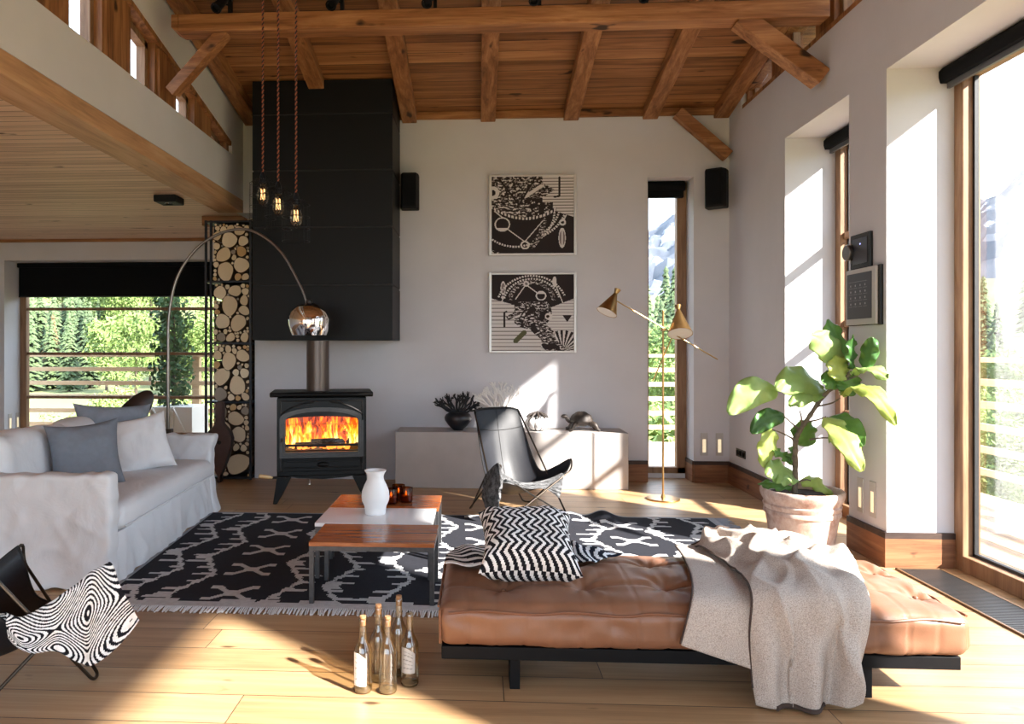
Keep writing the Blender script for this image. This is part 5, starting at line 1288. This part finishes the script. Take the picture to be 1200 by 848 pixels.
# ================================================================ PENDANTS
for (px, sy, by, Y, lab) in ((308, 205, 240, 4.8, 'leftmost and highest of the three caged bulb pendants'), (326, 216, 254, 4.7, 'middle one of the three caged bulb pendants'), (347, 229, 267, 4.6, 'rightmost and lowest of the three caged bulb pendants')):
    P0 = at_y(px, sy, Y); x, y, z = P0
    t_ = thing('pendant_lamp', lab + ' on twisted cord', 'pendant lamp', (x, y, z - .3))
    zt_ = roof_z(y) - .01; n = int((zt_ - z) / .0045)
    for k, (mt, nm) in enumerate(((simple('copper_cord', S(146, 76, 50), .8), 'copper_strand'), (simple('black_cord', S(34, 28, 28), .8), 'black_strand'))):
        m = MB(); m.tube([(x + .0042 * math.cos(q * .9 + k * PI), y + .0042 * math.sin(q * .9 + k * PI), z + (zt_ - z) * q / n) for q in range(n + 1)], .0042, 5); m.build(nm, mt, t_)
    m = MB(); m.lathe([(0, .02), (.010, .018), (.016, .0), (.021, -.012), (.021, -.05), (.026, -.052), (.026, -.06), (0, -.06)], 16, P0); m.build('socket', M['cage'], t_)
    m = MB(); m.lathe([(.014, -.060), (.018, -.075), (.033, -.105), (.040, -.135), (.038, -.165), (.025, -.192), (.0, -.203)], 24, P0); m.build('glass_bulb', M['bulb'], t_, smooth=60)
    m = MB(); pts = []
    for q in range(9): pts += [(x + .014 * math.cos(q * PI / 4), y + .014 * math.sin(q * PI / 4), z - (.095 if q % 2 else .165))]
    m.tube(pts, .0022, 5); m.build('filament', M['filament'], t_)
    m = MB()
    for q in range(8):
        a = 2 * PI * q / 8; c, s_ = math.cos(a), math.sin(a)
        m.tube([(x + r_ * c, y + r_ * s_, z + h_) for r_, h_ in ((.024, -.055), (.036, -.09), (.045, -.135), (.042, -.17), (.026, -.202), (.0, -.212))], .0014, 5)
    for r_, h_ in ((.045, -.135), (.034, -.085)): m.tube([(x + r_ * math.cos(2 * PI * q / 24), y + r_ * math.sin(2 * PI * q / 24), z + h_) for q in range(24)], .0016, 5, closed=True)
    for s_ in (-1, 1): m.tube([(x + s_ * .022, y, z - .04), (x + s_ * .042, y, z - .02), (x + s_ * .05, y, z - .03)], .004, 6)
    m.build('bulb_guard', M['cage'], t_)
    m = MB()
    for q in range(16):
        a = 2 * PI * q / 16; c, s_ = math.cos(a), math.sin(a)
        m.tube([(x + r_ * c, y + r_ * s_, z + h_) for r_, h_ in ((.024, -.03), (.06, -.035), (.085, -.06), (.088, -.12), (.088, -.295))], .0011, 4)
    for h_ in (-.06, -.14, -.215, -.295): m.tube([(x + .088 * math.cos(2 * PI * q / 28), y + .088 * math.sin(2 * PI * q / 28), z + h_) for q in range(28)], .0013, 4, closed=True)
    m.build('wire_cage', M['cage'], t_)

# ---- spotlights on the beam
for k, (px, lab) in enumerate(((270, 'black spotlight on the tie beam above the left brace'), (401, 'black spotlight on the tie beam above the chimney breast'), (510, 'black spotlight on the tie beam just right of the chimney breast'), (632, 'black spotlight on the tie beam above the framed prints'), (757, 'black spotlight on the tie beam nearest the right wall'))):
    P0 = at_y(px, 10, 5.6); x = P0.x
    t_ = thing('spotlight', lab, 'spotlight', (x, 5.6, 4.0))
    m = MB(); m.box(x - .014, x + .014, 5.58, 5.62, 4.0005, 4.19); m.box(x - .04, x + .04, 5.56, 5.64, 4.0005, 4.012); m.build('bracket', M['spk'], t_, bevel=.003, smooth=0)
    m = MB(); d = V((-.25 + .06 * k, -.55, -.75)).normalized(); R = d.to_track_quat('Z', 'Y').to_matrix(); c = V((x - .055 + .004 * k, 5.53, 4.075))
    m.lathe([(0, -.075), (.030, -.075), (.036, -.065), (.036, .06), (.042, .065), (.042, .08), (.030, .08), (.026, .05), (0, .05)], 20, c, R); b_ = m.build('lamp_head', M['spk'], t_)
    m = MB(); m.tube([c, (x, 5.6, 4.09)], .008, 6); m.build('pivot', M['cage'], t_)
# ---- flat ceiling light under the annex ceiling
lx, ly = -3.02, 6.95
t_ = thing('ceiling_light', 'small square black ceiling light on the annex boards', 'ceiling light', (lx, ly, 2.81))
m = MB(); m.box(lx - .11, lx + .11, ly - .11, ly + .11, 2.815, 2.8845); m.build('housing', M['spk'], t_, bevel=.012, smooth=0)
m = MB(); m.lathe([(0, 2.811), (.04, 2.811), (.042, 2.8145), (0, 2.8145)], 20, (lx, ly, 0)); m.build('lens', M['chrome'], t_)
# ---- loudspeakers
def speaker(label, c, rot, wdt=.19, hgt=.37, dep=.17):
    t_ = thing('wall_speaker', label, 'loudspeaker', c, rot)
    m = MB(); m.prism([(-wdt / 2, 0), (wdt / 2, 0), (wdt / 2, -dep * .6), (wdt * .38, -dep), (-wdt * .38, -dep), (-wdt / 2, -dep * .6)], -hgt / 2, hgt / 2, 'z'); m.build('cabinet', M['spk'], t_, local=True, bevel=.012, smooth=0)
    m = MB(); m.box(-wdt * .36, wdt * .36, -dep - .006, -dep + .002, -hgt / 2 + .018, hgt / 2 - .018); m.build('grille', M['spk_grill'], t_, local=True, bevel=.005, smooth=0)
    m = MB(); m.box(-.03, .03, 0, .045, -.06, .06); m.build('bracket', M['gasket'], t_, local=True, smooth=0)
speaker('black wall speaker beside the chimney breast', (-.715, 7.66, 3.04), 0)
speaker('black wall speaker in the far right corner under the small brace', (2.46, 7.58, 3.02), math.radians(-32), .21, .39, .18)

# ================================================================ FRAMED PRINTS
ND, NL, NM = S(44, 36, 36), S(214, 208, 205), S(128, 118, 116)
def fib(x, y, s=60):
    k = nz(x * s * .5, y * s) + .6 * nz(x * s * 1.3 + 9, y * s * 1.1)
    return NL if k > .28 else (NM if k > -.02 else ND)
def chain(x, y, cx, cy, r, w, a0=-7, a1=7):
    d = math.hypot(x - cx, y - cy); a = math.atan2(y - cy, x - cx)
    return abs(d - r) < w and a0 < a < a1 and (math.sin(a * r * 190) > -.35)
def seg(x, y, a, b, w):
    ax, ay = a; bx, by = b; t = clamp(((x - ax) * (bx - ax) + (y - ay) * (by - ay)) / ((bx - ax) ** 2 + (by - ay) ** 2)); return math.hypot(x - ax - t * (bx - ax), y - ay - t * (by - ay)) < w
def print_a(x, y):     # x right, y up, 0..1
    if seg(x, y, (.82, .98), (.82, .74), .012) or seg(x, y, (.82, .74), (.76, .73), .012): return ND
    edge_r = .62 + .14 * max(0, 1 - abs(y - .82) / .10)
    arc_y = .47 + .9 * (x - .42) ** 2
    if math.hypot(x - .02, y - .79) < .085: return NL if math.hypot(x - .02, y - .79) > .04 or x < .02 else ND
    if y > arc_y and x < edge_r + (.12 if y < .66 else 0):
        v1 = abs(x - (.34 + (y - .63) * .55)) < .012 and y > .62; v2 = abs(x - (.34 - (y - .63) * .7)) < .014 and y > .62
        if v1 or v2: return ND
        if seg(x, y, (.42, .74), (.60, .87), .022): return NL
        return fib(x, y, 46) if not (x > .40 and y < .76 and nz(x * 14, y * 14) > .05) else ND
    if abs(y - arc_y + .012) < .022 and x < .78: return NL if math.sin(x * 150) > -.3 else ND
    if y > .50 - .35 * (x - .9) and x > .62: return NL if (y * 26) % 1 > .30 else NM
    if abs(math.hypot(x - .14, y - .38) - .085) < .008 or (math.hypot(x - .14, y - .38) < .085 and y < .335): return NL
    if abs(math.hypot(x - .41, y - .11) - .045) < .010: return NL
    if seg(x, y, (.2, .32), (.40, .16), .006) or seg(x, y, (.42, .17), (.62, .42), .006) or seg(x, y, (.05, .55), (.14, .47), .007): return NL
    d = math.hypot(x - .22, y - .42)
    if seg(x, y, (.635, .43), (.60, .25), .032) or seg(x, y, (.60, .25), (.50, .10), .034): return fib(x, y, 60)
    if chain(x, y, .3, .55, .46, .012, -3.2, 0) or chain(x, y, .42, .62, .40, .012, -1.2, -.2) or chain(x, y, .40, .70, .52, .014, -1.3, -.3): return NL
    if d > .42 and x < .35 and y < .28: return fib(x, y, 50)
    if abs(math.hypot(x - .855, y - .40) - .03) < .011 or seg(x, y, (.87, .43), (.91, .52), .006): return NL
    q = ((x - .85) / .042) ** 2 + ((y - .20) / .13) ** 2
    if q < 1: return NL if q > .6 or abs(x - .85) < .006 else NM
    return ND
def print_b(x, y):
    if seg(x, y, (.165, .50), (.165, .32), .010) or seg(x, y, (.165, .50), (.19, .515), .010): return ND
    if .38 < y < .47 and abs(x - .91) < (y - .375) * .62: return ND
    h = math.hypot((x - .48) / 1.15, y - .50)
    body = (y < .64 and h < .215) or (abs(x - (.50 + (.45 - y) * .62)) < .11 + .02 * math.sin(y * 30) and y < .45) 
    if seg(x, y, (.40, .24), (.30, .13), .030): return S(92, 92, 66)
    if math.hypot(x - .69, y - .45) < .045: return NL if math.hypot(x - .68, y - .45) > .02 else ND
    if body and not (x < .28): 
        if seg(x, y, (.46, .60), (.58, .42), .008) or seg(x, y, (.44, .58), (.34, .42), .008): return ND
        if seg(x, y, (.30, .44), (.40, .48), .014): return NL
        return fib(x, y, 55) if nz(x * 9, y * 9) < .25 else ND
    if seg(x, y, (.22, .44), (.34, .50), .03): return fib(x, y, 60)
    a = math.atan2(y - .0, x - .86); rr_ = math.hypot(x - .86, y)
    if rr_ < .27 and x > .68: return NL if math.sin(a * 26) > .1 else ND
    line = .69 - .9 * max(0, x - .0) * (.35) if x < .25 else (.60 if x < .7 else .56 + .42 * (x - .7))
    if y > line:
        if abs(math.hypot(x - .60, y - .72) - .055) < .008 or (math.hypot(x - .6, y - .72) < .055 and y > .745): return NL
        if abs(math.hypot(x - .425, y - .875) - .026) < .009: return NL
        if seg(x, y, (.44, .85), (.55, .76), .006) or seg(x, y, (.41, .85), (.30, .68), .006): return NL
        r_ = math.hypot(x - .49, y - .64)
        if .235 < r_ < .285 and y > .66: return fib(x, y, 60)
        if chain(x, y, .49, .60, .34, .012, .3, 2.9) or chain(x, y, .49, .56, .42, .012, .4, 2.8): return NL
        q = ((x - .15) / .03) ** 2 + ((y - .82) / .09) ** 2
        if q < 1: return NL if q > .55 else NM
        q = ((x - .76) / .025) ** 2 + ((y - .90) / .07) ** 2
        if q < 1: return NL
        if math.hypot(x - .145, y - .70) < .02 or seg(x, y, (.15, .68), (.12, .62), .006) or seg(x, y, (.78, .84), (.86, .62), .006): return NL
        return ND
    f = (y * (20 if x < .6 else 26)) % 1
    return NL if f > .22 else NM
for (z0, z1, fn, lab) in ((2.38, 3.228, print_a, 'upper of two square framed prints, feathered shapes and hanging necklaces in dark brown and white'), (1.355, 2.196, print_b, 'lower of two square framed prints, upside-down bird head with a fan tail')):
    t_ = thing('framed_print', lab, 'picture', (.573, YB - .03, z0))
    x0, x1 = .115, 1.031; b = .028; y0 = YB - .045
    NXp, NYp = 170, 156; m = MB()
    m.grid(lambda u, v: (lerp(x0 + b * .6, x1 - b * .6, u), y0 + .012, lerp(z0 + b * .6, z1 - b * .6, v)), NXp, NYp)
    m.build('print', M['colflat'], t_, attr=[fn((i + .5) / NXp, (j + .5) / NYp) for j in range(NYp) for i in range(NXp)], smooth=0)
    m = MB(); m.box(x0, x0 + b, y0, YB - .002, z0, z1); m.box(x1 - b, x1, y0, YB - .002, z0, z1); m.box(x0 + b, x1 - b, y0, YB - .002, z0, z0 + b * .7); m.box(x0 + b, x1 - b, y0, YB - .002, z1 - b * .7, z1)
    m.build('frame', M['alu'], t_, bevel=.004, smooth=0)

# ================================================================ WALL FITTINGS
def steplight(label, c, nrm):
    t_ = thing('step_light', label, 'step light', c); x, y, z = c; w, h = .075, .235
    def bx(a0, a1, d0, d1, b0, b1):
        m = MB()
        if nrm == 'y': m.box(x + a0, x + a1, y - d1, y - d0, z + b0, z + b1)
        elif nrm == '+x': m.box(x + d0, x + d1, y + a0, y + a1, z + b0, z + b1)
        else: m.box(x - d1, x - d0, y + a0, y + a1, z + b0, z + b1)
        return m
    pl_ = bx(-w / 2, w / 2, .001, .008, -h / 2, h / 2); pl_.build('plate', M['plastic_gr'], t_, bevel=.002, smooth=0)
    bx(-.017, .017, .008, .010, -h * .36, h * .22).build('lit_slot', M['slot'], t_, smooth=0)
steplight('lit step light plate on the back wall, left of the pair by the corner', (2.356, YB, .40), 'y')
steplight('lit step light plate on the back wall, right of the pair by the corner', (2.513, YB, .40), 'y')
steplight('lit step light plate on the right pier behind the fig, the farther of two', (XR, 5.10, .40), '-x')
steplight('lit step light plate on the right pier near its sunlit edge, the nearer of two', (XR, 4.945, .40), '-x')
steplight('lit step light plate at the annex window jamb behind the sofa, nearer of two', (AX0, 9.72, .38), '+x')
steplight('lit step light plate at the annex window jamb beside the window frame, farther of two', (AX0, 9.88, .38), '+x')
t_ = thing('wall_socket', 'black triple power socket low on the right wall by the corner', 'socket', (XR, 7.36, .355))
m = MB(); m.box(XR - .009, XR - .0005, 7.235, 7.485, .315, .395); p_ = m.build('plate', M['black_gloss'], t_, bevel=.003, smooth=0)
for k in range(3):
    m = MB(); m.lathe([(0, 0), (.024, 0), (.026, .004), (.028, .004), (.028, 0)], 18, (XR - .0095, 7.28 + .08 * k, .355), Matrix.Rotation(-PI / 2, 3, 'Y')); m.build('outlet', M['gasket'], p_)
# thermostat with round knob
t_ = thing('thermostat', 'black glass wall thermostat with round steel knob above the keypad', 'thermostat', (XR, 5.07, 2.06))
m = MB(); m.box(XR - .022, XR - .0005, 4.945, 5.20, 1.945, 2.18); m.build('frame', M['black_gloss'], t_, bevel=.004, smooth=0)
m = MB(); m.box(XR - .0245, XR - .0222, 4.98, 5.165, 1.975, 2.15); m.build('screen', M['screen'], t_, smooth=0)
m = MB(); m.lathe([(0, 0), (.052, 0), (.055, .006), (.055, .024), (.050, .030), (0, .030)], 28, (XR - .0246, 5.20, 2.065), Matrix.Rotation(-PI / 2, 3, 'Y')); m.build('knob', M['steel'], t_)
m = MB(); m.box(XR - .0252, XR - .0246, 5.06, 5.07, 2.105, 2.113); m.build('indicator', emit('blue_indicator', (.25, .3, 1.0), 2.5), t_, smooth=0)
t_ = thing('keypad', 'grey framed wall keypad panel with rows of dim keys', 'keypad', (XR, 5.03, 1.75))
m = MB(); m.box(XR - .018, XR - .0005, 4.825, 5.24, 1.555, 1.945); m.build('back_box', M['black_gloss'], t_, smooth=0)
m = MB(); m.box(XR - .034, XR - .0185, 4.855, 5.235, 1.56, 1.94); m.build('frame', M['plastic_gr'], t_, bevel=.003, smooth=0)
m = MB(); m.box(XR - .0365, XR - .0345, 4.90, 5.215, 1.60, 1.91); s_ = m.build('screen', M['screen'], t_, smooth=0)
for r_ in range(4):
    for c_ in range(4):
        yy = 5.165 - .062 * c_; zz = 1.825 - .042 * r_
        m = MB()
        m.box(XR - .0370, XR - .0366, yy - .024, yy + .024, zz - .016, zz - .0145)
        m.box(XR - .0370, XR - .0366, yy - .005 - .002 * (r_ % 2), yy + .004 + .002 * (c_ % 2), zz - .004, zz + .009)
        m.build('key', M['key'], s_, smooth=0)
m = MB(); m.box(XR - .0370, XR - .0366, 4.955, 5.19, 1.852, 1.8535); m.build('display_line', M['key'], s_, smooth=0)
# ================================================================ PLANTS OUTSIDE
def fol(name, a, b, tr=.3):
    t = NT(name); co = t.coord(); rnd = t.n('ShaderNodeObjectInfo').outputs['Random']
    f = t.math('ADD', t.math('MULTIPLY', t.noise(co, 2.2, 5, .7), .8), t.math('MULTIPLY', rnd, .25)); c = t.ramp(f, [(.3, a), (.7, b)])
    t.link(c, t.b.inputs['Base Color']); t.p(Roughness=.7); t.b.inputs['Specular IOR Level'].default_value = .2
    return t.m
F_CON = fol('conifer_needles', S(58, 72, 50), S(88, 104, 68)); F_DEC = fol('birch_leaves', S(84, 104, 54), S(126, 146, 82)); F_SHR = fol('bush_leaves', S(96, 112, 60), S(136, 152, 88)); F_IVY = fol('glossy_ivy', S(38, 60, 34), S(84, 112, 66)); F_BRN = fol('browned_needles', S(88, 72, 50), S(112, 94, 66))
TRK = simple('tree_trunk', S(70, 60, 50), .95)
def conifer(mat):
    t_ = thing('conifer', 'x', 'tree', (0, 0, 0))
    m = MB(); rr = random.Random(4); H = 9.0
    for k in range(17):
        z = 1.0 + (H - 1.2) * k / 17; R = 1.75 * (1 - k / 17.5) ** .8; n = 13
        for q in range(n):
            a = 2 * PI * (q + rr.random() * .7) / n; r = R * rr.uniform(.65, 1.1); dz = -.25 * r - .1
            c, s_ = math.cos(a), math.sin(a); w = .16 + .20 * R / 1.75
            jz = rr.uniform(-.28, .28); tip = V((c * r, s_ * r, z + dz + jz)); b = V((c * .05, s_ * .05, z + .25 + jz))
            sd = V((-s_, c, 0)) * w; md = b.lerp(tip, .55)
            m.add([b, md + sd - Z1 * .12, tip, md - sd - Z1 * .12, md + Z1 * .10], [(0, 1, 4), (1, 2, 4), (2, 3, 4), (3, 0, 4)])
    m.tube([(0, 0, H - 1.2), (0, 0, H)], lambda t: .10 * (1 - t) + .01, 6)
    m.build('needles', mat, t_, local=True, smooth=0)
    m = MB(); m.tube([(0, 0, -.8), (0, 0, H - 1)], lambda t: .16 * (1 - t) + .03, 8); m.build('trunk', TRK, t_, local=True); return t_
def leafball(m, c, r, n, s, rr, sq=1.0):
    c = V(c)
    for _ in range(n):
        d = V((rr.gauss(0, 1), rr.gauss(0, 1), rr.gauss(0, 1))).normalized(); p = c + V((d.x * r, d.y * r, d.z * r * sq)) * rr.uniform(.55, 1.05)
        a = V((rr.gauss(0, 1), rr.gauss(0, 1), rr.gauss(0, 1))).normalized(); b = a.orthogonal().normalized() * s * rr.uniform(.6, 1.2); a = a * s * rr.uniform(.7, 1.3)
        m.add([p - a, p + b * .5, p + a, p - b * .5], [(0, 1, 2, 3)])
def broadleaf(mat, H=5.5, seed=1):
    t_ = thing('broadleaf_tree', 'x', 'tree', (0, 0, 0)); rr = random.Random(seed); m = MB()
    for k in range(16):
        a = rr.random() * 6.28; z = H * rr.uniform(.22, .92); r = H * .24 * (1 - abs(z / H - .5)) * rr.uniform(.3, 1.1)
        leafball(m, (r * math.cos(a), r * math.sin(a), z), H * .15, 110, H * .026, rr)
    m.build('foliage', mat, t_, local=True, smooth=0)
    m = MB(); m.tube([(0, 0, -.8), (.05, 0, H * .4), (0, .05, H * .8)], lambda t: .10 * (1 - t) + .02, 7); m.build('trunk', TRK, t_, local=True); return t_
def bush(mat, seed=2):
    t_ = thing('bush', 'x', 'bush', (0, 0, 0)); rr = random.Random(seed); m = MB()
    for k in range(7): leafball(m, (rr.uniform(-.7, .7), rr.uniform(-.6, .6), rr.uniform(.2, .9)), .55, 90, .09, rr, .85)
    m.build('foliage', mat, t_, local=True, smooth=0)
    m = MB(); m.tube([(0, 0, -.5), (0, 0, .6)], .05, 6); m.build('stem', TRK, t_, local=True); return t_
CON = conifer(F_CON); CONB = conifer(F_BRN); DEC = broadleaf(F_DEC); SHR = bush(F_SHR)
used = set()
def put(proto, x, y, s, rz, label, group):
    loc = (x, y, hill(x, y) - .15)
    if proto.name not in used:
        used.add(proto.name); proto.location = loc; proto.rotation_euler = (0, 0, rz); proto.scale = (s, s, s); proto['label'] = label
        if group: proto['group'] = group
        return proto
    o = dup(proto, loc, rz, label, group, s)
    if not group and 'group' in o: del o['group']
    return o
rr = random.Random(77)
def polar(px, D):
    t = (px - 516) / 850; s, c = math.sin(PH), math.cos(PH); return (t * c - s) * D, (t * s + c) * D
GL = 'trees on the hillside behind the annex window'
# left view: conifers at left half, birch green at right half
put(CONB, *polar(62, 42), .50, 1.0, 'rusty brown conifer among the green ones on the hillside beyond the annex window', None)
def scatter(n, proto, pa, pb, da, db, sa, sb, label, group, rel=0):
    for k in range(n):
        px = rr.uniform(pa, pb); D = lerp(da, db, (k + rr.random()) / n)
        put(proto, *polar(px, D), rr.uniform(sa, sb) * (D / rel if rel else 1), rr.random() * 6, label, group)
LC = ('dark conifer on the hillside seen through the annex window', 'dark conifers beyond the annex window')
LT = ('fresh green leafy tree on the hillside seen through the annex window', 'leafy trees beyond the annex window')
scatter(20, CON, 25, 95, 38, 52, .42, .66, *LC)
scatter(14, CON, 80, 132, 40, 60, .34, .56, *LC)
scatter(16, DEC, 118, 245, 30, 46, .50, .80, *LT)
scatter(14, DEC, 20, 245, 54, 70, .8, 1.2, *LT)
scatter(16, DEC, 20, 245, 72, 100, 1.1, 1.6, *LT)
scatter(12, SHR, 130, 245, 19, 27, .6, 1.0, 'light green bush in the meadow behind the deck rails of the annex window', 'bushes behind the annex deck rails')
scatter(7, SHR, 60, 130, 17, 21, .5, .8, 'light green bush in the meadow behind the deck rails of the annex window', 'bushes behind the annex deck rails')
scatter(9, CON, 752, 800, 36, 60, .62, .78, 'tall conifer rising under the snowy slope in the slit window', 'conifers in the slit window', 46)
scatter(14, DEC, 745, 805, 15, 36, .42, .60, 'light green leafy tree behind the rails in the slit window', 'leafy trees in the slit window', 22)
scatter(8, SHR, 748, 802, 13, 15.5, 1.1, 1.5, 'light green bush right behind the rails in the slit window', 'bushes in the slit window')
scatter(14, CON, 1125, 1225, 28, 60, .45, .62, 'conifer under the mountain in the large right window', 'conifers in the large right window', 46)
scatter(26, DEC, 1125, 1240, 9.5, 28, .44, .60, 'light green leafy tree beyond the rails of the large right window', 'leafy trees in the large right window', 20)
scatter(7, DEC, 965, 1005, 12, 30, .45, .6, 'light green leafy tree glimpsed through the narrow right window', 'leafy trees in the narrow right window', 20)
# column of ivy in a white planter on the deck
ix, iy = -4.54, 10.6
t_ = thing('planter_shrub', 'dark green column shrub in a white crate planter on the deck behind the annex window', 'shrub', (ix, iy, -.03))
m = MB(); rr2 = random.Random(9)
for k in range(15): leafball(m, (ix + rr2.uniform(-.10, .10), iy + rr2.uniform(-.08, .08), .68 + 1.45 * k / 14), .25 - .07 * abs(k - 3) / 12 + .04 * rr2.random(), 85, .055, rr2)
m.build('foliage', F_IVY, t_, smooth=0)
m = MB(); m.tube([(ix, iy, .3), (ix, iy, 2.0)], .03, 8); m.build('stem', TRK, t_)
m = MB()
wp = simple('white_planter_paint', S(226, 220, 212), .7)
m.box(ix - .20, ix + .42, iy - .30, iy + .30, -.03, .55); m.build('planter_box', wp, t_, smooth=0, bevel=.01)
m = MB(); yq = iy - .315
for (a, b) in (((ix - .17, .0), (ix + .12, .52)), ((ix + .12, .0), (ix - .17, .52)), ((ix + .14, .52), (ix + .40, .0))): m.bar((a[0], yq, a[1]), (b[0], yq, b[1]), .02, .05, up=(0, 1, 0))
for x in (ix - .19, ix + .13, ix + .41): m.bar((x, yq, 0), (x, yq, .55), .02, .05, up=(0, 1, 0))
m.build('trim_slats', wp, t_, smooth=0)
# ================================================================ LIGHT, CAMERA
w = bpy.data.worlds.new('sky'); sc.world = w; w.use_nodes = True; t = w.node_tree
for n in list(t.nodes): t.nodes.remove(n)
bg = t.nodes.new('ShaderNodeBackground'); ou = t.nodes.new('ShaderNodeOutputWorld'); t.links.new(bg.outputs[0], ou.inputs[0])
tc = t.nodes.new('ShaderNodeTexCoord'); sp = t.nodes.new('ShaderNodeSeparateXYZ'); t.links.new(tc.outputs['Generated'], sp.inputs[0])
rp = t.nodes.new('ShaderNodeValToRGB'); t.links.new(sp.outputs[2], rp.inputs[0])
rp.color_ramp.elements[0].position = 0.0; rp.color_ramp.elements[0].color = (0.76, 0.88, 1.0, 1)
rp.color_ramp.elements[1].position = 0.7; rp.color_ramp.elements[1].color = (0.60, 0.78, 1.0, 1)
t.links.new(rp.outputs[0], bg.inputs[0]); bg.inputs[1].default_value = SKY
ld = bpy.data.lights.new('sun', 'SUN'); ld.energy = SUN; ld.angle = math.radians(1.6); ld.color = (1.0, 0.95, 0.88)
lo = bpy.data.objects.new('sun', ld); COL.objects.link(lo)
sd = V((-1.0, 0.76, -0.80)); lo.rotation_euler = sd.to_track_quat('-Z', 'Y').to_euler(); lo.location = (12, -8, 12)
cd = bpy.data.cameras.new('camera'); cam = bpy.data.objects.new('camera', cd); COL.objects.link(cam)
cam.location = (0, 0, EYE); cam.rotation_euler = (PI / 2, 0, PH)
cd.sensor_fit = 'HORIZONTAL'; cd.sensor_width = 36.0; cd.lens = 36 * 850 / 1200; cd.shift_x = 84 / 1200; cd.shift_y = -16 / 1200; cd.clip_start = 0.05; cd.clip_end = 3000
sc.camera = cam
for o in COL.objects:
    if '_w' in o: del o['_w']
vs = sc.view_settings; sc.display_settings.display_device = 'sRGB'
vs.view_transform = 'Standard'; vs.look = 'None'; vs.gamma = 1.0; vs.exposure = EXPO; vs.use_curve_mapping = False
sc.cycles.use_denoising = True; sc.cycles.max_bounces = 10; sc.cycles.diffuse_bounces = 6; sc.cycles.transparent_max_bounces = 16
sc.cycles.sample_clamp_indirect = 6.0; sc.cycles.caustics_reflective = False; sc.cycles.caustics_refractive = False
